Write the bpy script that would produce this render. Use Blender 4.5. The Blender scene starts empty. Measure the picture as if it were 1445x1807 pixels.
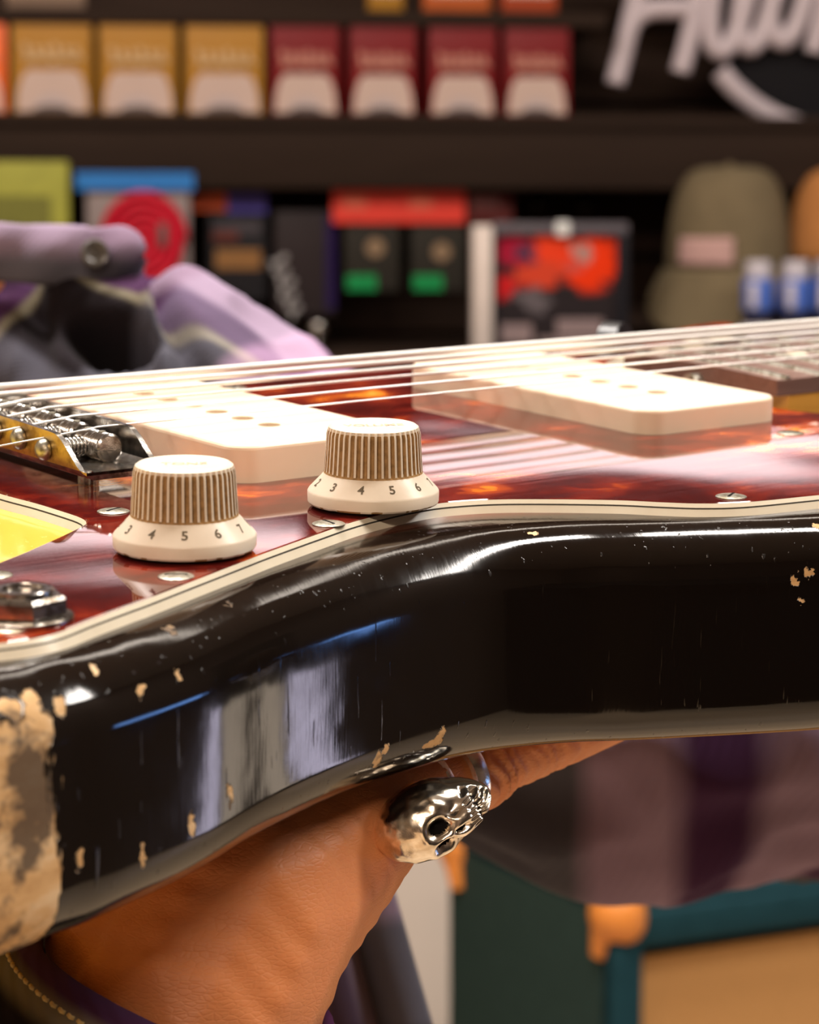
import bpy, bmesh, math, random
import numpy as np
from mathutils import Vector, Matrix, noise
from mathutils.bvhtree import BVHTree

random.seed(7)
SC = bpy.context.scene
COL = SC.collection
PI = math.pi

# ------------------------------------------------------------------ camera
FPX, W, H = 4600.0, 1445.0, 1807.0
PITCH = math.radians(6.0)
CAM = Vector((0.0, 0.0, 1.40))
cd = bpy.data.cameras.new('camera')
cam = bpy.data.objects.new('camera', cd)
COL.objects.link(cam)
cam.location = CAM
cam.rotation_euler = (PI/2 - PITCH, 0, 0)
cd.sensor_fit = 'HORIZONTAL'
cd.sensor_width = 24.0
cd.lens = 24.0*FPX/W
cd.clip_start = 0.02
cd.clip_end = 30
cd.dof.use_dof = True
cd.dof.focus_distance = 0.495
cd.dof.aperture_fstop = 20.0
cd.dof.aperture_blades = 0
SC.camera = cam

# ------------------------------------------------------------------ world, exposure
wd = bpy.data.worlds.new('world')
SC.world = wd
wd.use_nodes = True
wd.node_tree.nodes['Background'].inputs[0].default_value = (1.0, 0.86, 0.76, 1)
wd.node_tree.nodes['Background'].inputs[1].default_value = 0.02
vs = SC.view_settings
vs.view_transform = 'Standard'
vs.look = 'None'
vs.gamma = 1.0
vs.use_curve_mapping = False
vs.exposure = 0.0

# ------------------------------------------------------------------ large ceiling lamps (x, y, length, width, power, colour)
CEIL_Z = 2.95
CEIL_LAMPS = [
    ((-0.55, -2.35), (2.2, 0.16), 120, (1.0, 0.80, 0.63)),
    ((1.55, 0.74), (2.3, 0.26), 66, (1.0, 0.93, 0.86)),
    ((-0.60, 1.05), (1.5, 0.26), 66, (1.0, 0.93, 0.87)),
    ((0.30, 2.05), (1.6, 0.20), 5, (1.0, 0.88, 0.76)),
]

# ------------------------------------------------------------------ projection helpers (image frame 1445 x 1807)
CR = Vector((1, 0, 0))
CF = Vector((0, math.cos(PITCH), -math.sin(PITCH)))
CU = Vector((0, math.sin(PITCH), math.cos(PITCH)))
def ray(u, v):
    return CR*((u - W/2)/FPX) + CU*(-(v - H/2)/FPX) + CF
def at(u, v, d):
    """world point seen at (u, v) at depth d metres along the lens axis"""
    return CAM + ray(u, v)*d

# guitar frame (mm): x towards the headstock, y towards the bass side, z out of the top
GR = Matrix(((0.8079228821648784, -0.5892221979644072, 0.008821445481840218),
             (-0.10820934588634953, -0.16305510797575387, -0.9806649627807978),
             (0.579267946581929, 0.7913471003226134, -0.19549530141092217)))
GT = Vector((0.0427224, -0.0267390, 0.6329789))
M2W = Matrix((CR, -CU, CF)).transposed()          # camera (x right, y down, z forward) -> world
GW = (M2W @ GR).to_4x4()
GW.translation = CAM + M2W @ GT
GWI = GW.inverted()
def gpx(u, v, z):
    """guitar-frame point (mm) seen at (u, v) lying at height z mm above the pickguard"""
    o = GWI @ CAM
    d = (GWI.to_3x3() @ ray(u, v))
    s = (z/1000 - o.z)/d.z
    return (o + d*s)*1000
def g2w(p):
    return GW @ (Vector(p)/1000)

# ------------------------------------------------------------------ object helpers
def link(o, parent=None):
    COL.objects.link(o)
    if parent is not None:
        o.parent = parent
    return o
def tag(o, label=None, cat=None, group=None, kind=None):
    if label: o['label'] = label
    if cat: o['category'] = cat
    if group: o['group'] = group
    if kind: o['kind'] = kind
    return o
def empty(name, loc=(0, 0, 0), rz=0.0):
    o = bpy.data.objects.new(name, None)
    o.empty_display_size = 0.02
    COL.objects.link(o)
    o.location = loc
    o.rotation_euler = (0, 0, rz)
    return o
def mesh_obj(name, verts, faces, mats, parent=None, smooth=False, fm=None, scale=1.0, auto=None):
    me = bpy.data.meshes.new(name)
    me.from_pydata([tuple(Vector(v)*scale) for v in verts], [], faces)
    if not isinstance(mats, (list, tuple)): mats = [mats]
    for m in mats: me.materials.append(m)
    if fm is not None: me.polygons.foreach_set('material_index', fm)
    me.polygons.foreach_set('use_smooth', [bool(smooth)]*len(me.polygons))
    me.update()
    if auto is not None:
        me.polygons.foreach_set('use_smooth', [True]*len(me.polygons))
        me.set_sharp_from_angle(angle=math.radians(auto))
    o = bpy.data.objects.new(name, me)
    return link(o, parent)
def bm_obj(name, bm, mats, parent=None, auto=35, scale=1.0, bevel=0.0, seg=2):
    me = bpy.data.meshes.new(name)
    if bevel > 0:
        bmesh.ops.bevel(bm, geom=[e for e in bm.edges if e.is_manifold and e.calc_face_angle(0) > 0.5] , offset=bevel, segments=seg, affect='EDGES', profile=0.5)
    if scale != 1.0: bmesh.ops.scale(bm, vec=(scale,)*3, verts=bm.verts)
    bmesh.ops.recalc_face_normals(bm, faces=bm.faces)
    bm.to_mesh(me); bm.free()
    if not isinstance(mats, (list, tuple)): mats = [mats]
    for m in mats: me.materials.append(m)
    me.polygons.foreach_set('use_smooth', [True]*len(me.polygons))
    me.set_sharp_from_angle(angle=math.radians(auto))
    return link(bpy.data.objects.new(name, me), parent)
def box_bm(c, s, rot=None, bm=None):
    bm = bm or bmesh.new()
    m = Matrix.Translation(c) @ (rot.to_4x4() if rot else Matrix.Identity(4)) @ Matrix.Diagonal((s[0], s[1], s[2], 1))
    bmesh.ops.create_cube(bm, size=1.0, matrix=m)
    return bm
def box(name, c, s, mat, parent=None, bevel=0.0, seg=2, scale=1.0, rot=None):
    return bm_obj(name, box_bm(c, s, rot), mat, parent, bevel=bevel, seg=seg, scale=scale)
def cyl_bm(p0, p1, r0, r1=None, n=24, caps=True, bm=None):
    bm = bm or bmesh.new()
    p0, p1 = Vector(p0), Vector(p1)
    r1 = r0 if r1 is None else r1
    d = p1 - p0
    q = d.to_track_quat('Z', 'Y').to_matrix().to_4x4()
    bmesh.ops.create_cone(bm, cap_ends=caps, segments=n, radius1=r0, radius2=r1, depth=d.length,
                          matrix=Matrix.Translation((p0 + p1)/2) @ q)
    return bm
def lathe(profile, n=48):
    """profile [(r, z)] -> verts, faces around z"""
    vs_, fs = [], []
    for r, z in profile:
        for k in range(n):
            a = 2*PI*k/n
            vs_.append((r*math.cos(a), r*math.sin(a), z))
    for i in range(len(profile) - 1):
        for k in range(n):
            fs.append((i*n + k, i*n + (k+1) % n, (i+1)*n + (k+1) % n, (i+1)*n + k))
    return vs_, fs
def tube(path, radii, n=16, caps=True):
    """round tube along world/local points"""
    P = [Vector(p) for p in path]
    if not isinstance(radii, (list, tuple)): radii = [radii]*len(P)
    vs_, fs = [], []
    T = [(P[min(i+1, len(P)-1)] - P[max(i-1, 0)]).normalized() for i in range(len(P))]
    ref = Vector((0, 0, 1)) if abs(T[0].z) < 0.9 else Vector((1, 0, 0))
    nrm = (ref - T[0]*ref.dot(T[0])).normalized()
    for i, p in enumerate(P):
        nrm = (nrm - T[i]*nrm.dot(T[i])).normalized()
        b = T[i].cross(nrm)
        for k in range(n):
            a = 2*PI*k/n
            vs_.append(p + (nrm*math.cos(a) + b*math.sin(a))*radii[i])
    for i in range(len(P) - 1):
        for k in range(n):
            fs.append((i*n + k, i*n + (k+1) % n, (i+1)*n + (k+1) % n, (i+1)*n + k))
    if caps:
        fs.append(tuple(range(n-1, -1, -1)))
        fs.append(tuple((len(P)-1)*n + k for k in range(n)))
    return vs_, fs
def catmull(pts, per=8, closed=True):
    P = [Vector(p) for p in pts]; n = len(P); out = []
    rng = range(n) if closed else range(n - 1)
    for i in rng:
        if closed: p0, p1, p2, p3 = P[i-1], P[i], P[(i+1) % n], P[(i+2) % n]
        else: p0, p1, p2, p3 = P[max(i-1, 0)], P[i], P[i+1], P[min(i+2, n-1)]
        for k in range(per):
            t = k/per
            out.append(0.5*((2*p1) + (p2-p0)*t + (2*p0-5*p1+4*p2-p3)*t*t + (3*p1-p0-3*p2+p3)*t**3))
    if not closed: out.append(P[-1])
    return out
def resample(P, n, closed=True):
    Q = P + [P[0]] if closed else P
    L = [0]
    for a, b in zip(Q, Q[1:]): L.append(L[-1] + (b - a).length)
    out = []; j = 0
    for k in range(n):
        s = L[-1]*k/(n if closed else n-1)
        while j < len(L)-2 and L[j+1] < s: j += 1
        t = (s - L[j])/max(L[j+1]-L[j], 1e-9)
        out.append(Q[j].lerp(Q[j+1], min(t, 1)))
    return out
def normals2d(P):
    """outward normals of a counter-clockwise closed 2d outline"""
    n = len(P); out = []
    for i in range(n):
        t = (P[(i+1) % n] - P[i-1]).normalized()
        out.append(Vector((t.y, -t.x)))
    return out
def ccw(P):
    a = sum(P[i-1].x*P[i].y - P[i].x*P[i-1].y for i in range(len(P)))
    return P if a > 0 else P[::-1]
def text_data(s, size=1.0, shear=0.0, extrude=0.0, space=1.0, bold=0.0):
    cu = bpy.data.curves.new('txt', 'FONT')
    cu.body = s; cu.size = size; cu.shear = shear; cu.extrude = extrude; cu.space_character = space
    cu.align_x = 'CENTER'; cu.align_y = 'CENTER'; cu.resolution_u = 3; cu.offset = bold
    o = bpy.data.objects.new('txt', cu); COL.objects.link(o)
    me = bpy.data.meshes.new_from_object(o)
    v = [p.co.copy() for p in me.vertices]; f = [tuple(p.vertices) for p in me.polygons]
    bpy.data.objects.remove(o); bpy.data.curves.remove(cu); bpy.data.meshes.remove(me)
    return v, f

# ------------------------------------------------------------------ materials
MATS = {}
class NT:
    def __init__(s, name):
        s.m = bpy.data.materials.new(name); s.m.use_nodes = True
        s.t = s.m.node_tree; s.b = s.t.nodes['Principled BSDF']
        MATS[name] = s.m
    def n(s, typ, **kw):
        nd = s.t.nodes.new(typ)
        for k, v in kw.items():
            if k.startswith('i_'):
                key = k[2:]; key = int(key) if key.isdigit() else key
                s.set(nd.inputs[key], v)
            else: setattr(nd, k, v)
        return nd
    def set(s, sock, v):
        if hasattr(v, 'is_output') or isinstance(v, bpy.types.NodeSocket): s.t.links.new(v, sock)
        else:
            try: sock.default_value = v
            except Exception: sock.default_value = tuple(v) + (1,)
    def p(s, **kw):
        nm = dict(col='Base Color', rough='Roughness', metal='Metallic', coat='Coat Weight', coatr='Coat Roughness', nrm='Normal',
                  spec='Specular IOR Level', ior='IOR', sss='Subsurface Weight', sssr='Subsurface Radius', ssss='Subsurface Scale', trans='Transmission Weight',
                  em='Emission Color', ems='Emission Strength', sheen='Sheen Weight', alpha='Alpha', coatn='Coat Normal')
        for k, v in kw.items(): s.set(s.b.inputs[nm[k]], v)
        return s
    def math(s, op, a, b=None, c=None, clamp=False):
        nd = s.n('ShaderNodeMath', operation=op, use_clamp=clamp)
        for i, v in enumerate((a, b, c)):
            if v is not None: s.set(nd.inputs[i], v)
        return nd.outputs[0]
    def vmath(s, op, a, b=None):
        nd = s.n('ShaderNodeVectorMath', operation=op)
        s.set(nd.inputs[0], a)
        if b is not None: s.set(nd.inputs[1], b)
        return nd
    def obj(s): return s.n('ShaderNodeTexCoord').outputs['Object']
    def uv(s): return s.n('ShaderNodeTexCoord').outputs['UV']
    def noise(s, vec, scale, detail=3, rough=0.5, dist=0.0):
        nd = s.n('ShaderNodeTexNoise'); s.set(nd.inputs['Vector'], vec)
        nd.inputs['Scale'].default_value = scale; nd.inputs['Detail'].default_value = detail
        nd.inputs['Roughness'].default_value = rough; nd.inputs['Distortion'].default_value = dist
        return nd.outputs['Fac'], nd.outputs['Color']
    def ramp(s, fac, stops, interp='LINEAR'):
        nd = s.n('ShaderNodeValToRGB'); cr = nd.color_ramp; cr.interpolation = interp
        while len(cr.elements) < len(stops): cr.elements.new(0.5)
        for e, (p_, c) in zip(cr.elements, stops):
            e.position = p_; e.color = tuple(c) + (1,) if len(c) == 3 else c
        s.set(nd.inputs[0], fac)
        return nd.outputs[0]
    def mix(s, f, a, b, mode='MIX'):
        nd = s.n('ShaderNodeMix', data_type='RGBA', blend_type=mode)
        s.set(nd.inputs['Factor'], f); s.set(nd.inputs['A'], a); s.set(nd.inputs['B'], b)
        return nd.outputs['Result']
    def map(s, vec, scale=(1, 1, 1), loc=(0, 0, 0), rot=(0, 0, 0)):
        nd = s.n('ShaderNodeMapping'); s.set(nd.inputs['Vector'], vec)
        nd.inputs['Scale'].default_value = scale; nd.inputs['Location'].default_value = loc; nd.inputs['Rotation'].default_value = rot
        return nd.outputs[0]
    def bump(s, h, strength=0.3, dist=0.001, nrm=None):
        nd = s.n('ShaderNodeBump'); s.set(nd.inputs['Height'], h)
        nd.inputs['Strength'].default_value = strength; nd.inputs['Distance'].default_value = dist
        if nrm is not None: s.set(nd.inputs['Normal'], nrm)
        return nd.outputs[0]
def mat(name, col, rough=0.5, metal=0.0, vary=0.12, scale=60.0, bump=0.0, bscale=300.0, **kw):
    t = NT(name); o = t.obj()
    f, _ = t.noise(o, scale, 4)
    c = t.mix(t.math('MULTIPLY', f, 1.0), tuple(x*(1-vary) for x in col), tuple(min(1, x*(1+vary)) for x in col))
    kw.setdefault('spec', (0.05 if max(col) < 0.07 else 0.2) if (max(col) < 0.6 and rough >= 0.35 and not metal) else 0.5)
    t.p(col=c, rough=rough, metal=metal, **kw)
    if bump:
        b, _ = t.noise(o, bscale, 4)
        t.p(nrm=t.bump(b, bump, 0.001))
    return t.m

def m_pickguard():
    t = NT('tortoiseshell_celluloid'); o = t.obj()
    w, wc = t.noise(t.map(o, (1, 1, 1)), 45, 3, 0.6)
    ov = t.vmath('ADD', o, t.vmath('SCALE', wc).outputs[0])
    sc = ov.inputs[1].links[0].from_node; sc.inputs['Scale'].default_value = 0.02
    f1, _ = t.noise(t.map(ov.outputs[0], (1.0, 1.6, 1.0)), 34, 4, 0.6)
    c = t.ramp(f1, [(0.22, (0.018, 0.003, 0.004)), (0.45, (0.075, 0.007, 0.006)), (0.56, (0.17, 0.015, 0.008)),
                    (0.63, (0.40, 0.060, 0.010)), (0.69, (0.78, 0.26, 0.025)), (0.78, (0.88, 0.46, 0.09))])
    lo, _ = t.noise(o, 13, 1, 0.4)
    fine, _ = t.noise(o, 1500, 2, 0.5)
    b1 = t.bump(lo, 0.11, 0.004)
    b2 = t.bump(fine, 0.0015, 0.0004, b1)
    sc1, _ = t.noise(t.map(o, (30, 1500, 30), rot=(0, 0, 0.5)), 1.0, 2)
    t.p(col=c, rough=t.math('MULTIPLY_ADD', sc1, 0.05, 0.01), nrm=b2, spec=0.6, ior=1.53)
    return t.m
def m_cream(name, a, b, scale=80, rough=0.35):
    t = NT(name); o = t.obj()
    f, _ = t.noise(o, scale, 5, 0.6)
    fb, _ = t.noise(o, 900, 3, 0.5)
    t.p(col=t.mix(f, a, b), rough=rough, nrm=t.bump(fb, 0.05, 0.0003), sss=0.08, sssr=(0.002, 0.0015, 0.001), ssss=1.0, spec=0.45)
    return t.m
def m_chrome(name, a=(0.55, 0.53, 0.50), tarn=(0.16, 0.13, 0.10), rough=0.16, scale=220):
    t = NT(name); o = t.obj()
    f, _ = t.noise(o, scale, 5, 0.65)
    k = t.ramp(f, [(0.45, (0, 0, 0)), (0.62, (1, 1, 1))])
    fb, _ = t.noise(o, 700, 3, 0.6)
    t.p(col=t.mix(k, a, tarn), metal=1.0, rough=t.math('MULTIPLY_ADD', f, 0.3, rough - 0.1), nrm=t.bump(fb, 0.12, 0.0004))
    return t.m
def m_plaid():
    t = NT('purple_grey_plaid_flannel'); uv = t.uv()
    sep = t.n('ShaderNodeSeparateXYZ'); t.set(sep.inputs[0], uv)
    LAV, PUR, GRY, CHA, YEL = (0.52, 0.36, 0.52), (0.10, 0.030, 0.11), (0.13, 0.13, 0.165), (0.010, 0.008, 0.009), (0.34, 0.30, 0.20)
    def prof(x, off):
        f = t.math('FRACT', t.math('ADD', t.math('DIVIDE', x, 0.15), off))
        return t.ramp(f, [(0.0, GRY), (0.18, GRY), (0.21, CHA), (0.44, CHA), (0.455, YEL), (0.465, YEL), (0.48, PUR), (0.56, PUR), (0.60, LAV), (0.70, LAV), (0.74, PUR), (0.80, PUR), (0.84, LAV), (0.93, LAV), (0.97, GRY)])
    c = t.mix(0.5, prof(sep.outputs[0], 0.13), prof(sep.outputs[1], 0.42))
    wv = t.n('ShaderNodeTexWave', wave_type='BANDS', bands_direction='DIAGONAL')
    t.set(wv.inputs['Vector'], uv); wv.inputs['Scale'].default_value = 260
    f, _ = t.noise(uv, 35, 4, 0.6)
    c2 = t.mix(t.math('MULTIPLY', f, 0.35), c, (0.02, 0.012, 0.02))
    t.p(col=c2, rough=0.95, sheen=0.03, spec=0.08, nrm=t.bump(wv.outputs['Fac'], 0.2, 0.0006))
    return t.m
def m_skin():
    t = NT('tanned_skin'); o = t.obj()
    f, _ = t.noise(o, 38, 4, 0.6)
    f2, _ = t.noise(o, 240, 4, 0.6)
    c = t.mix(f, (0.66, 0.215, 0.070), (0.84, 0.34, 0.135))
    c = t.mix(t.math('MULTIPLY', f2, 0.30), c, (0.46, 0.15, 0.05))
    v = t.n('ShaderNodeTexVoronoi', feature='DISTANCE_TO_EDGE'); t.set(v.inputs['Vector'], t.map(o, (1, 1, 2.2))); v.inputs['Scale'].default_value = 520
    l, _ = t.noise(t.map(o, (260, 260, 900), rot=(0.3, 0.5, 0.2)), 1.0, 3)
    b = t.bump(t.math('ADD', t.math('MULTIPLY', t.math('MINIMUM', v.outputs['Distance'], 0.2), 1.2), t.math('MULTIPLY', l, 0.5)), 0.28, 0.0006)
    t.p(col=c, rough=0.48, sss=0.18, sssr=(0.010, 0.004, 0.002), ssss=0.5, nrm=b, spec=0.4)
    return t.m
def m_wood(name, a, b, rough=0.6, scale=(3, 40, 40), bump=0.1, spec=0.5):
    t = NT(name); o = t.obj()
    f, _ = t.noise(t.map(o, scale), 3.0, 5, 0.6, 0.6)
    t.p(col=t.mix(f, a, b), rough=rough, nrm=t.bump(f, bump, 0.002), spec=spec)
    return t.m

PG = m_pickguard()
CREAM = m_cream('aged_cream_cover', (0.80, 0.63, 0.46), (0.88, 0.74, 0.57), 30, 0.32)
KNOB = m_cream('aged_white_knob', (0.72, 0.60, 0.46), (0.86, 0.76, 0.62), 120, 0.33)
PLYW = m_cream('cream_ply', (0.62, 0.54, 0.40), (0.80, 0.73, 0.58), 90, 0.28)
PLYB = mat('dark_ply', (0.06, 0.055, 0.045), 0.4)
GRIME = mat('brown_grime', (0.36, 0.21, 0.085), 0.8, vary=0.6, scale=900)
POLEM = mat('dark_pole_piece', (0.07, 0.040, 0.018), 0.6, vary=0.4, scale=900)
INK = mat('worn_engraving_ink', (0.12, 0.09, 0.055), 0.7, vary=0.7, scale=1500)
CHROME = m_chrome('worn_chrome')
NICKEL = m_chrome('nickel_screw', (0.56, 0.54, 0.46), (0.22, 0.19, 0.13), 0.34, 500)
BRASS = m_chrome('brassy_bridge_plate', (0.62, 0.43, 0.15), (0.30, 0.18, 0.06), 0.30, 160)
SILVER = m_chrome('sterling_silver', (0.96, 0.90, 0.80), (0.72, 0.62, 0.48), 0.16, 160)
BLACKPIT = mat('oxidised_black', (0.008, 0.007, 0.007), 0.6)
PLAID = m_plaid()
SKIN = m_skin()
NAIL = mat('fingernail', (0.62, 0.33, 0.22), 0.3)
MAPLE = m_wood('amber_maple', (0.60, 0.27, 0.04), (0.80, 0.42, 0.08), 0.22, (4, 60, 60), 0.03)
ROSE = m_wood('rosewood', (0.09, 0.042, 0.030), (0.20, 0.105, 0.08), 0.5, (6, 120, 120), 0.15)
BLACKP = mat('black_plastic', (0.012, 0.012, 0.013), 0.3)
def m_string():
    t = NT('wound_nickel_string'); o = t.obj()
    wv = t.n('ShaderNodeTexWave', wave_type='BANDS', bands_direction='X'); t.set(wv.inputs['Vector'], o); wv.inputs['Scale'].default_value = 620
    t.p(col=t.mix(wv.outputs['Fac'], (0.66, 0.62, 0.56), (0.95, 0.93, 0.90)), metal=0.55, rough=0.36, nrm=t.bump(wv.outputs['Fac'], 0.5, 0.0002))
    return t.m
STRW = m_string()
STRP = mat('plain_steel_string', (0.90, 0.88, 0.85), 0.30, 0.6, vary=0.15, scale=700)

def m_body(chips, patch):
    """dark sunburst lacquer with chips down to wood; chips = [(point m, (rx, ry, rz) m, kind)]"""
    t = NT('worn_sunburst_lacquer'); o = t.obj()
    at_ = t.n('ShaderNodeAttribute'); at_.attribute_name = 'edge_mm'
    d = at_.outputs['Fac']
    burst = t.ramp(t.math('DIVIDE', d, 100), [(0.0, (0.006, 0.004, 0.003)), (0.16, (0.010, 0.005, 0.003)), (0.26, (0.16, 0.02, 0.005)), (0.36, (0.55, 0.26, 0.03)), (0.48, (0.66, 0.47, 0.07))])
    nf, nc = t.noise(o, 330, 4, 0.65)
    jit = t.vmath('SCALE', t.vmath('SUBTRACT', nc, (0.5, 0.5, 0.5)).outputs[0]); jit.inputs['Scale'].default_value = 0.0052
    oj = t.vmath('ADD', o, jit.outputs[0]).outputs[0]
    total = None
    for c, r, k in chips:
        dv = t.vmath('SUBTRACT', oj, tuple(c)).outputs[0]
        sv = t.vmath('DIVIDE', dv, tuple(r)).outputs[0]
        ln = t.vmath('LENGTH', sv).outputs['Value']
        m_ = t.math('SUBTRACT', 1.0, t.math('MULTIPLY_ADD', ln, 6.0, -5.0, clamp=True))
        total = m_ if total is None else t.math('MAXIMUM', total, m_)
    # bare wood at the lower bout side
    bn, bnc = t.noise(t.map(o, (1.0, 1.0, 0.35)), 150, 4, 0.7)
    j2 = t.vmath('SCALE', t.vmath('SUBTRACT', bnc, (0.5, 0.5, 0.5)).outputs[0]); j2.inputs['Scale'].default_value = 0.012
    ob = t.vmath('ADD', o, j2.outputs[0]).outputs[0]
    sp = t.n('ShaderNodeSeparateXYZ'); t.set(sp.inputs[0], ob)
    px_ = t.math('MULTIPLY_ADD', t.math('SUBTRACT', patch[0], sp.outputs[0]), 1600, 0.5, clamp=True)
    pz_ = t.math('MULTIPLY_ADD', t.math('SUBTRACT', patch[1], sp.outputs[2]), 1600, 0.5, clamp=True)
    py_ = t.math('MULTIPLY_ADD', t.math('SUBTRACT', -0.122, sp.outputs[1]), 900, 0.5, clamp=True)
    pm = t.math('MULTIPLY', t.math('MULTIPLY', px_, pz_), py_)
    total = t.math('MAXIMUM', total, pm)
    wf, _ = t.noise(t.map(o, (60, 60, 160)), 1.0, 5, 0.7)
    wood = t.ramp(wf, [(0.3, (0.50, 0.29, 0.12)), (0.5, (0.66, 0.42, 0.20)), (0.7, (0.78, 0.60, 0.38))])
    sf, _ = t.noise(o, 70, 4, 0.7)
    stain = t.ramp(sf, [(0.50, (0, 0, 0)), (0.60, (1, 1, 1))])
    wood = t.mix(t.math('MULTIPLY', stain, 0.85), wood, (0.055, 0.042, 0.036))
    # fine scratches
    s1, _ = t.noise(t.map(o, (900, 900, 60), rot=(0.2, 0.1, 0.3)), 1.0, 2)
    scr = t.ramp(s1, [(0.69, (0, 0, 0)), (0.74, (1, 1, 1))])
    s2, _ = t.noise(t.map(o, (1700, 260, 120), rot=(0.0, 0.25, 0.1)), 1.0, 3, 0.6)
    patchy, _ = t.noise(o, 45, 3, 0.6)
    hz = t.math('MULTIPLY', s2, t.ramp(patchy, [(0.40, (0, 0, 0)), (0.62, (1, 1, 1))]))
    wav, _ = t.noise(o, 55, 2, 0.5)
    b = t.bump(wav, 0.10, 0.002)
    b = t.bump(scr, 0.25, 0.0003, b)
    b = t.bump(t.math('SUBTRACT', 1.0, total), 0.7, 0.0008, b)
    b = t.bump(s2, 0.028, 0.0004, b)
    rg = t.math('ADD', t.math('MULTIPLY_ADD', scr, 0.25, 0.07), t.math('MULTIPLY', hz, 0.11))
    t.p(col=t.mix(total, burst, wood), rough=t.mix(total, t.n('ShaderNodeCombineColor', i_0=rg, i_1=rg, i_2=rg).outputs[0], (0.75, 0.75, 0.75)), nrm=b, spec=t.math('MULTIPLY_ADD', total, -0.3, 0.55))
    return t.m

# ================================================================== the room
WALLC = m_wood('dark_brown_slatboard', (0.028, 0.016, 0.011), (0.046, 0.027, 0.019), 0.8, (2, 2, 40), 0.05, spec=0.08)
GROOVE = mat('slat_groove', (0.008, 0.006, 0.005), 0.8)
SHELFM = m_wood('dark_shelf_board', (0.018, 0.0105, 0.0072), (0.030, 0.0175, 0.012), 0.8, (2, 30, 30), 0.04, spec=0.08)
PLASTER = mat('warm_grey_plaster', (0.36, 0.30, 0.25), 0.9, vary=0.1, scale=4)
DARKWALL = mat('brown_plaster', (0.085, 0.062, 0.050), 0.85, vary=0.2, scale=3)
CEILM = mat('ceiling_tile', (0.34, 0.30, 0.27), 0.9, vary=0.08, scale=10)
FLOORM = m_wood('oak_floor', (0.58, 0.43, 0.28), (0.72, 0.56, 0.38), 0.45, (1.2, 14, 14), 0.04)
RX0, RX1, RY0, RY1 = -2.6, 2.9, -2.9, 3.95
def slab(name, c, s, m, **kw):
    o = box(name, c, s, m); return tag(o, kind='structure', **kw)
slab('floor', ((RX0+RX1)/2, (RY0+RY1)/2, -0.05), (RX1-RX0+0.2, RY1-RY0+0.2, 0.1), FLOORM)
slab('ceiling', ((RX0+RX1)/2, (RY0+RY1)/2, CEIL_Z+0.05), (RX1-RX0+0.2, RY1-RY0+0.2, 0.1), CEILM)
slab('wall_left', (RX0-0.05, (RY0+RY1)/2, CEIL_Z/2), (0.1, RY1-RY0, CEIL_Z), PLASTER)
slab('wall_right', (RX1+0.05, (RY0+RY1)/2, CEIL_Z/2), (0.1, RY1-RY0, CEIL_Z), DARKWALL)
slab('wall_front', ((RX0+RX1)/2, RY0-0.05, CEIL_Z/2), (RX1-RX0, 0.1, CEIL_Z), DARKWALL)

# shop wall behind the shelves: slightly turned, receding to the right
WYAW = math.radians(6.0)
WO = Vector((0, 3.24, 0))
WX = Vector((math.cos(WYAW), math.sin(WYAW), 0))
WN = Vector((math.sin(WYAW), -math.cos(WYAW), 0))      # towards the camera
def wp(u, v, off):
    """point seen at (u, v) on the plane that stands off metres in front of the slat wall -> (s along wall, z)"""
    d = ray(u, v)
    k = ((WO + WN*off) - CAM).dot(WN)/d.dot(WN)
    p = CAM + d*k
    return (p - WO).dot(WX), p.z
def wpt(s, off, z): return WO + WX*s + WN*off + Vector((0, 0, z))
wallb = box('wall_back', (0, 0.06, CEIL_Z/2), (6.3, 0.1, CEIL_Z), GROOVE)
wallb.location = WO; wallb.rotation_euler = (0, 0, WYAW); tag(wallb, kind='structure')
# every slat of the slat wall is a board of its own
slat_me = None
ns = 30
for i in range(ns):
    z0 = 0.10 + i*0.0945
    if slat_me is None:
        so = box('slat', (0, 0, 0), (6.2, 0.016, 0.0865), WALLC, bevel=0.003, seg=1); slat_me = so.data
    else:
        so = link(bpy.data.objects.new('slat', slat_me))
    so.parent = wallb; so.location = (0, 0.004, z0)
slab('baseboard_left', (RX0+0.01, (RY0+RY1)/2, 0.05), (0.02, RY1-RY0-0.1, 0.1), WALLC)

# ---- ceiling lamps
LAMPB = mat('white_lamp_housing', (0.7, 0.69, 0.66), 0.5)
def m_emit(name, col, st):
    t = NT(name); o = t.obj(); f, _ = t.noise(o, 8, 1)
    t.p(col=(0.8, 0.8, 0.8), em=col, ems=t.math('MULTIPLY_ADD', f, st*0.06, st*0.97)); return t.m
lab = ['long white linear ceiling lamp above the guitar player', 'short white linear ceiling lamp near the brown side wall',
       'wide white ceiling panel lamp in front of the shelves', 'small white ceiling panel lamp beside the neon sign wall']
for i, ((x, y), (lx, ly), pw, c) in enumerate(CEIL_LAMPS):
    t = empty('ceiling_lamp', (x, y, CEIL_Z))
    tag(t, lab[i], 'lamp')
    box('housing', (0, 0, -0.02), (lx+0.04, ly+0.04, 0.04), LAMPB, t, bevel=0.004)
    ld = bpy.data.lights.new('ceiling_lamp_light', 'AREA'); ld.shape = 'RECTANGLE'; ld.size = lx; ld.size_y = ly
    ld.energy = pw; ld.color = c
    lo = bpy.data.objects.new('ceiling_lamp_light', ld); link(lo, t); lo.location = (0, 0, -0.045)

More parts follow.
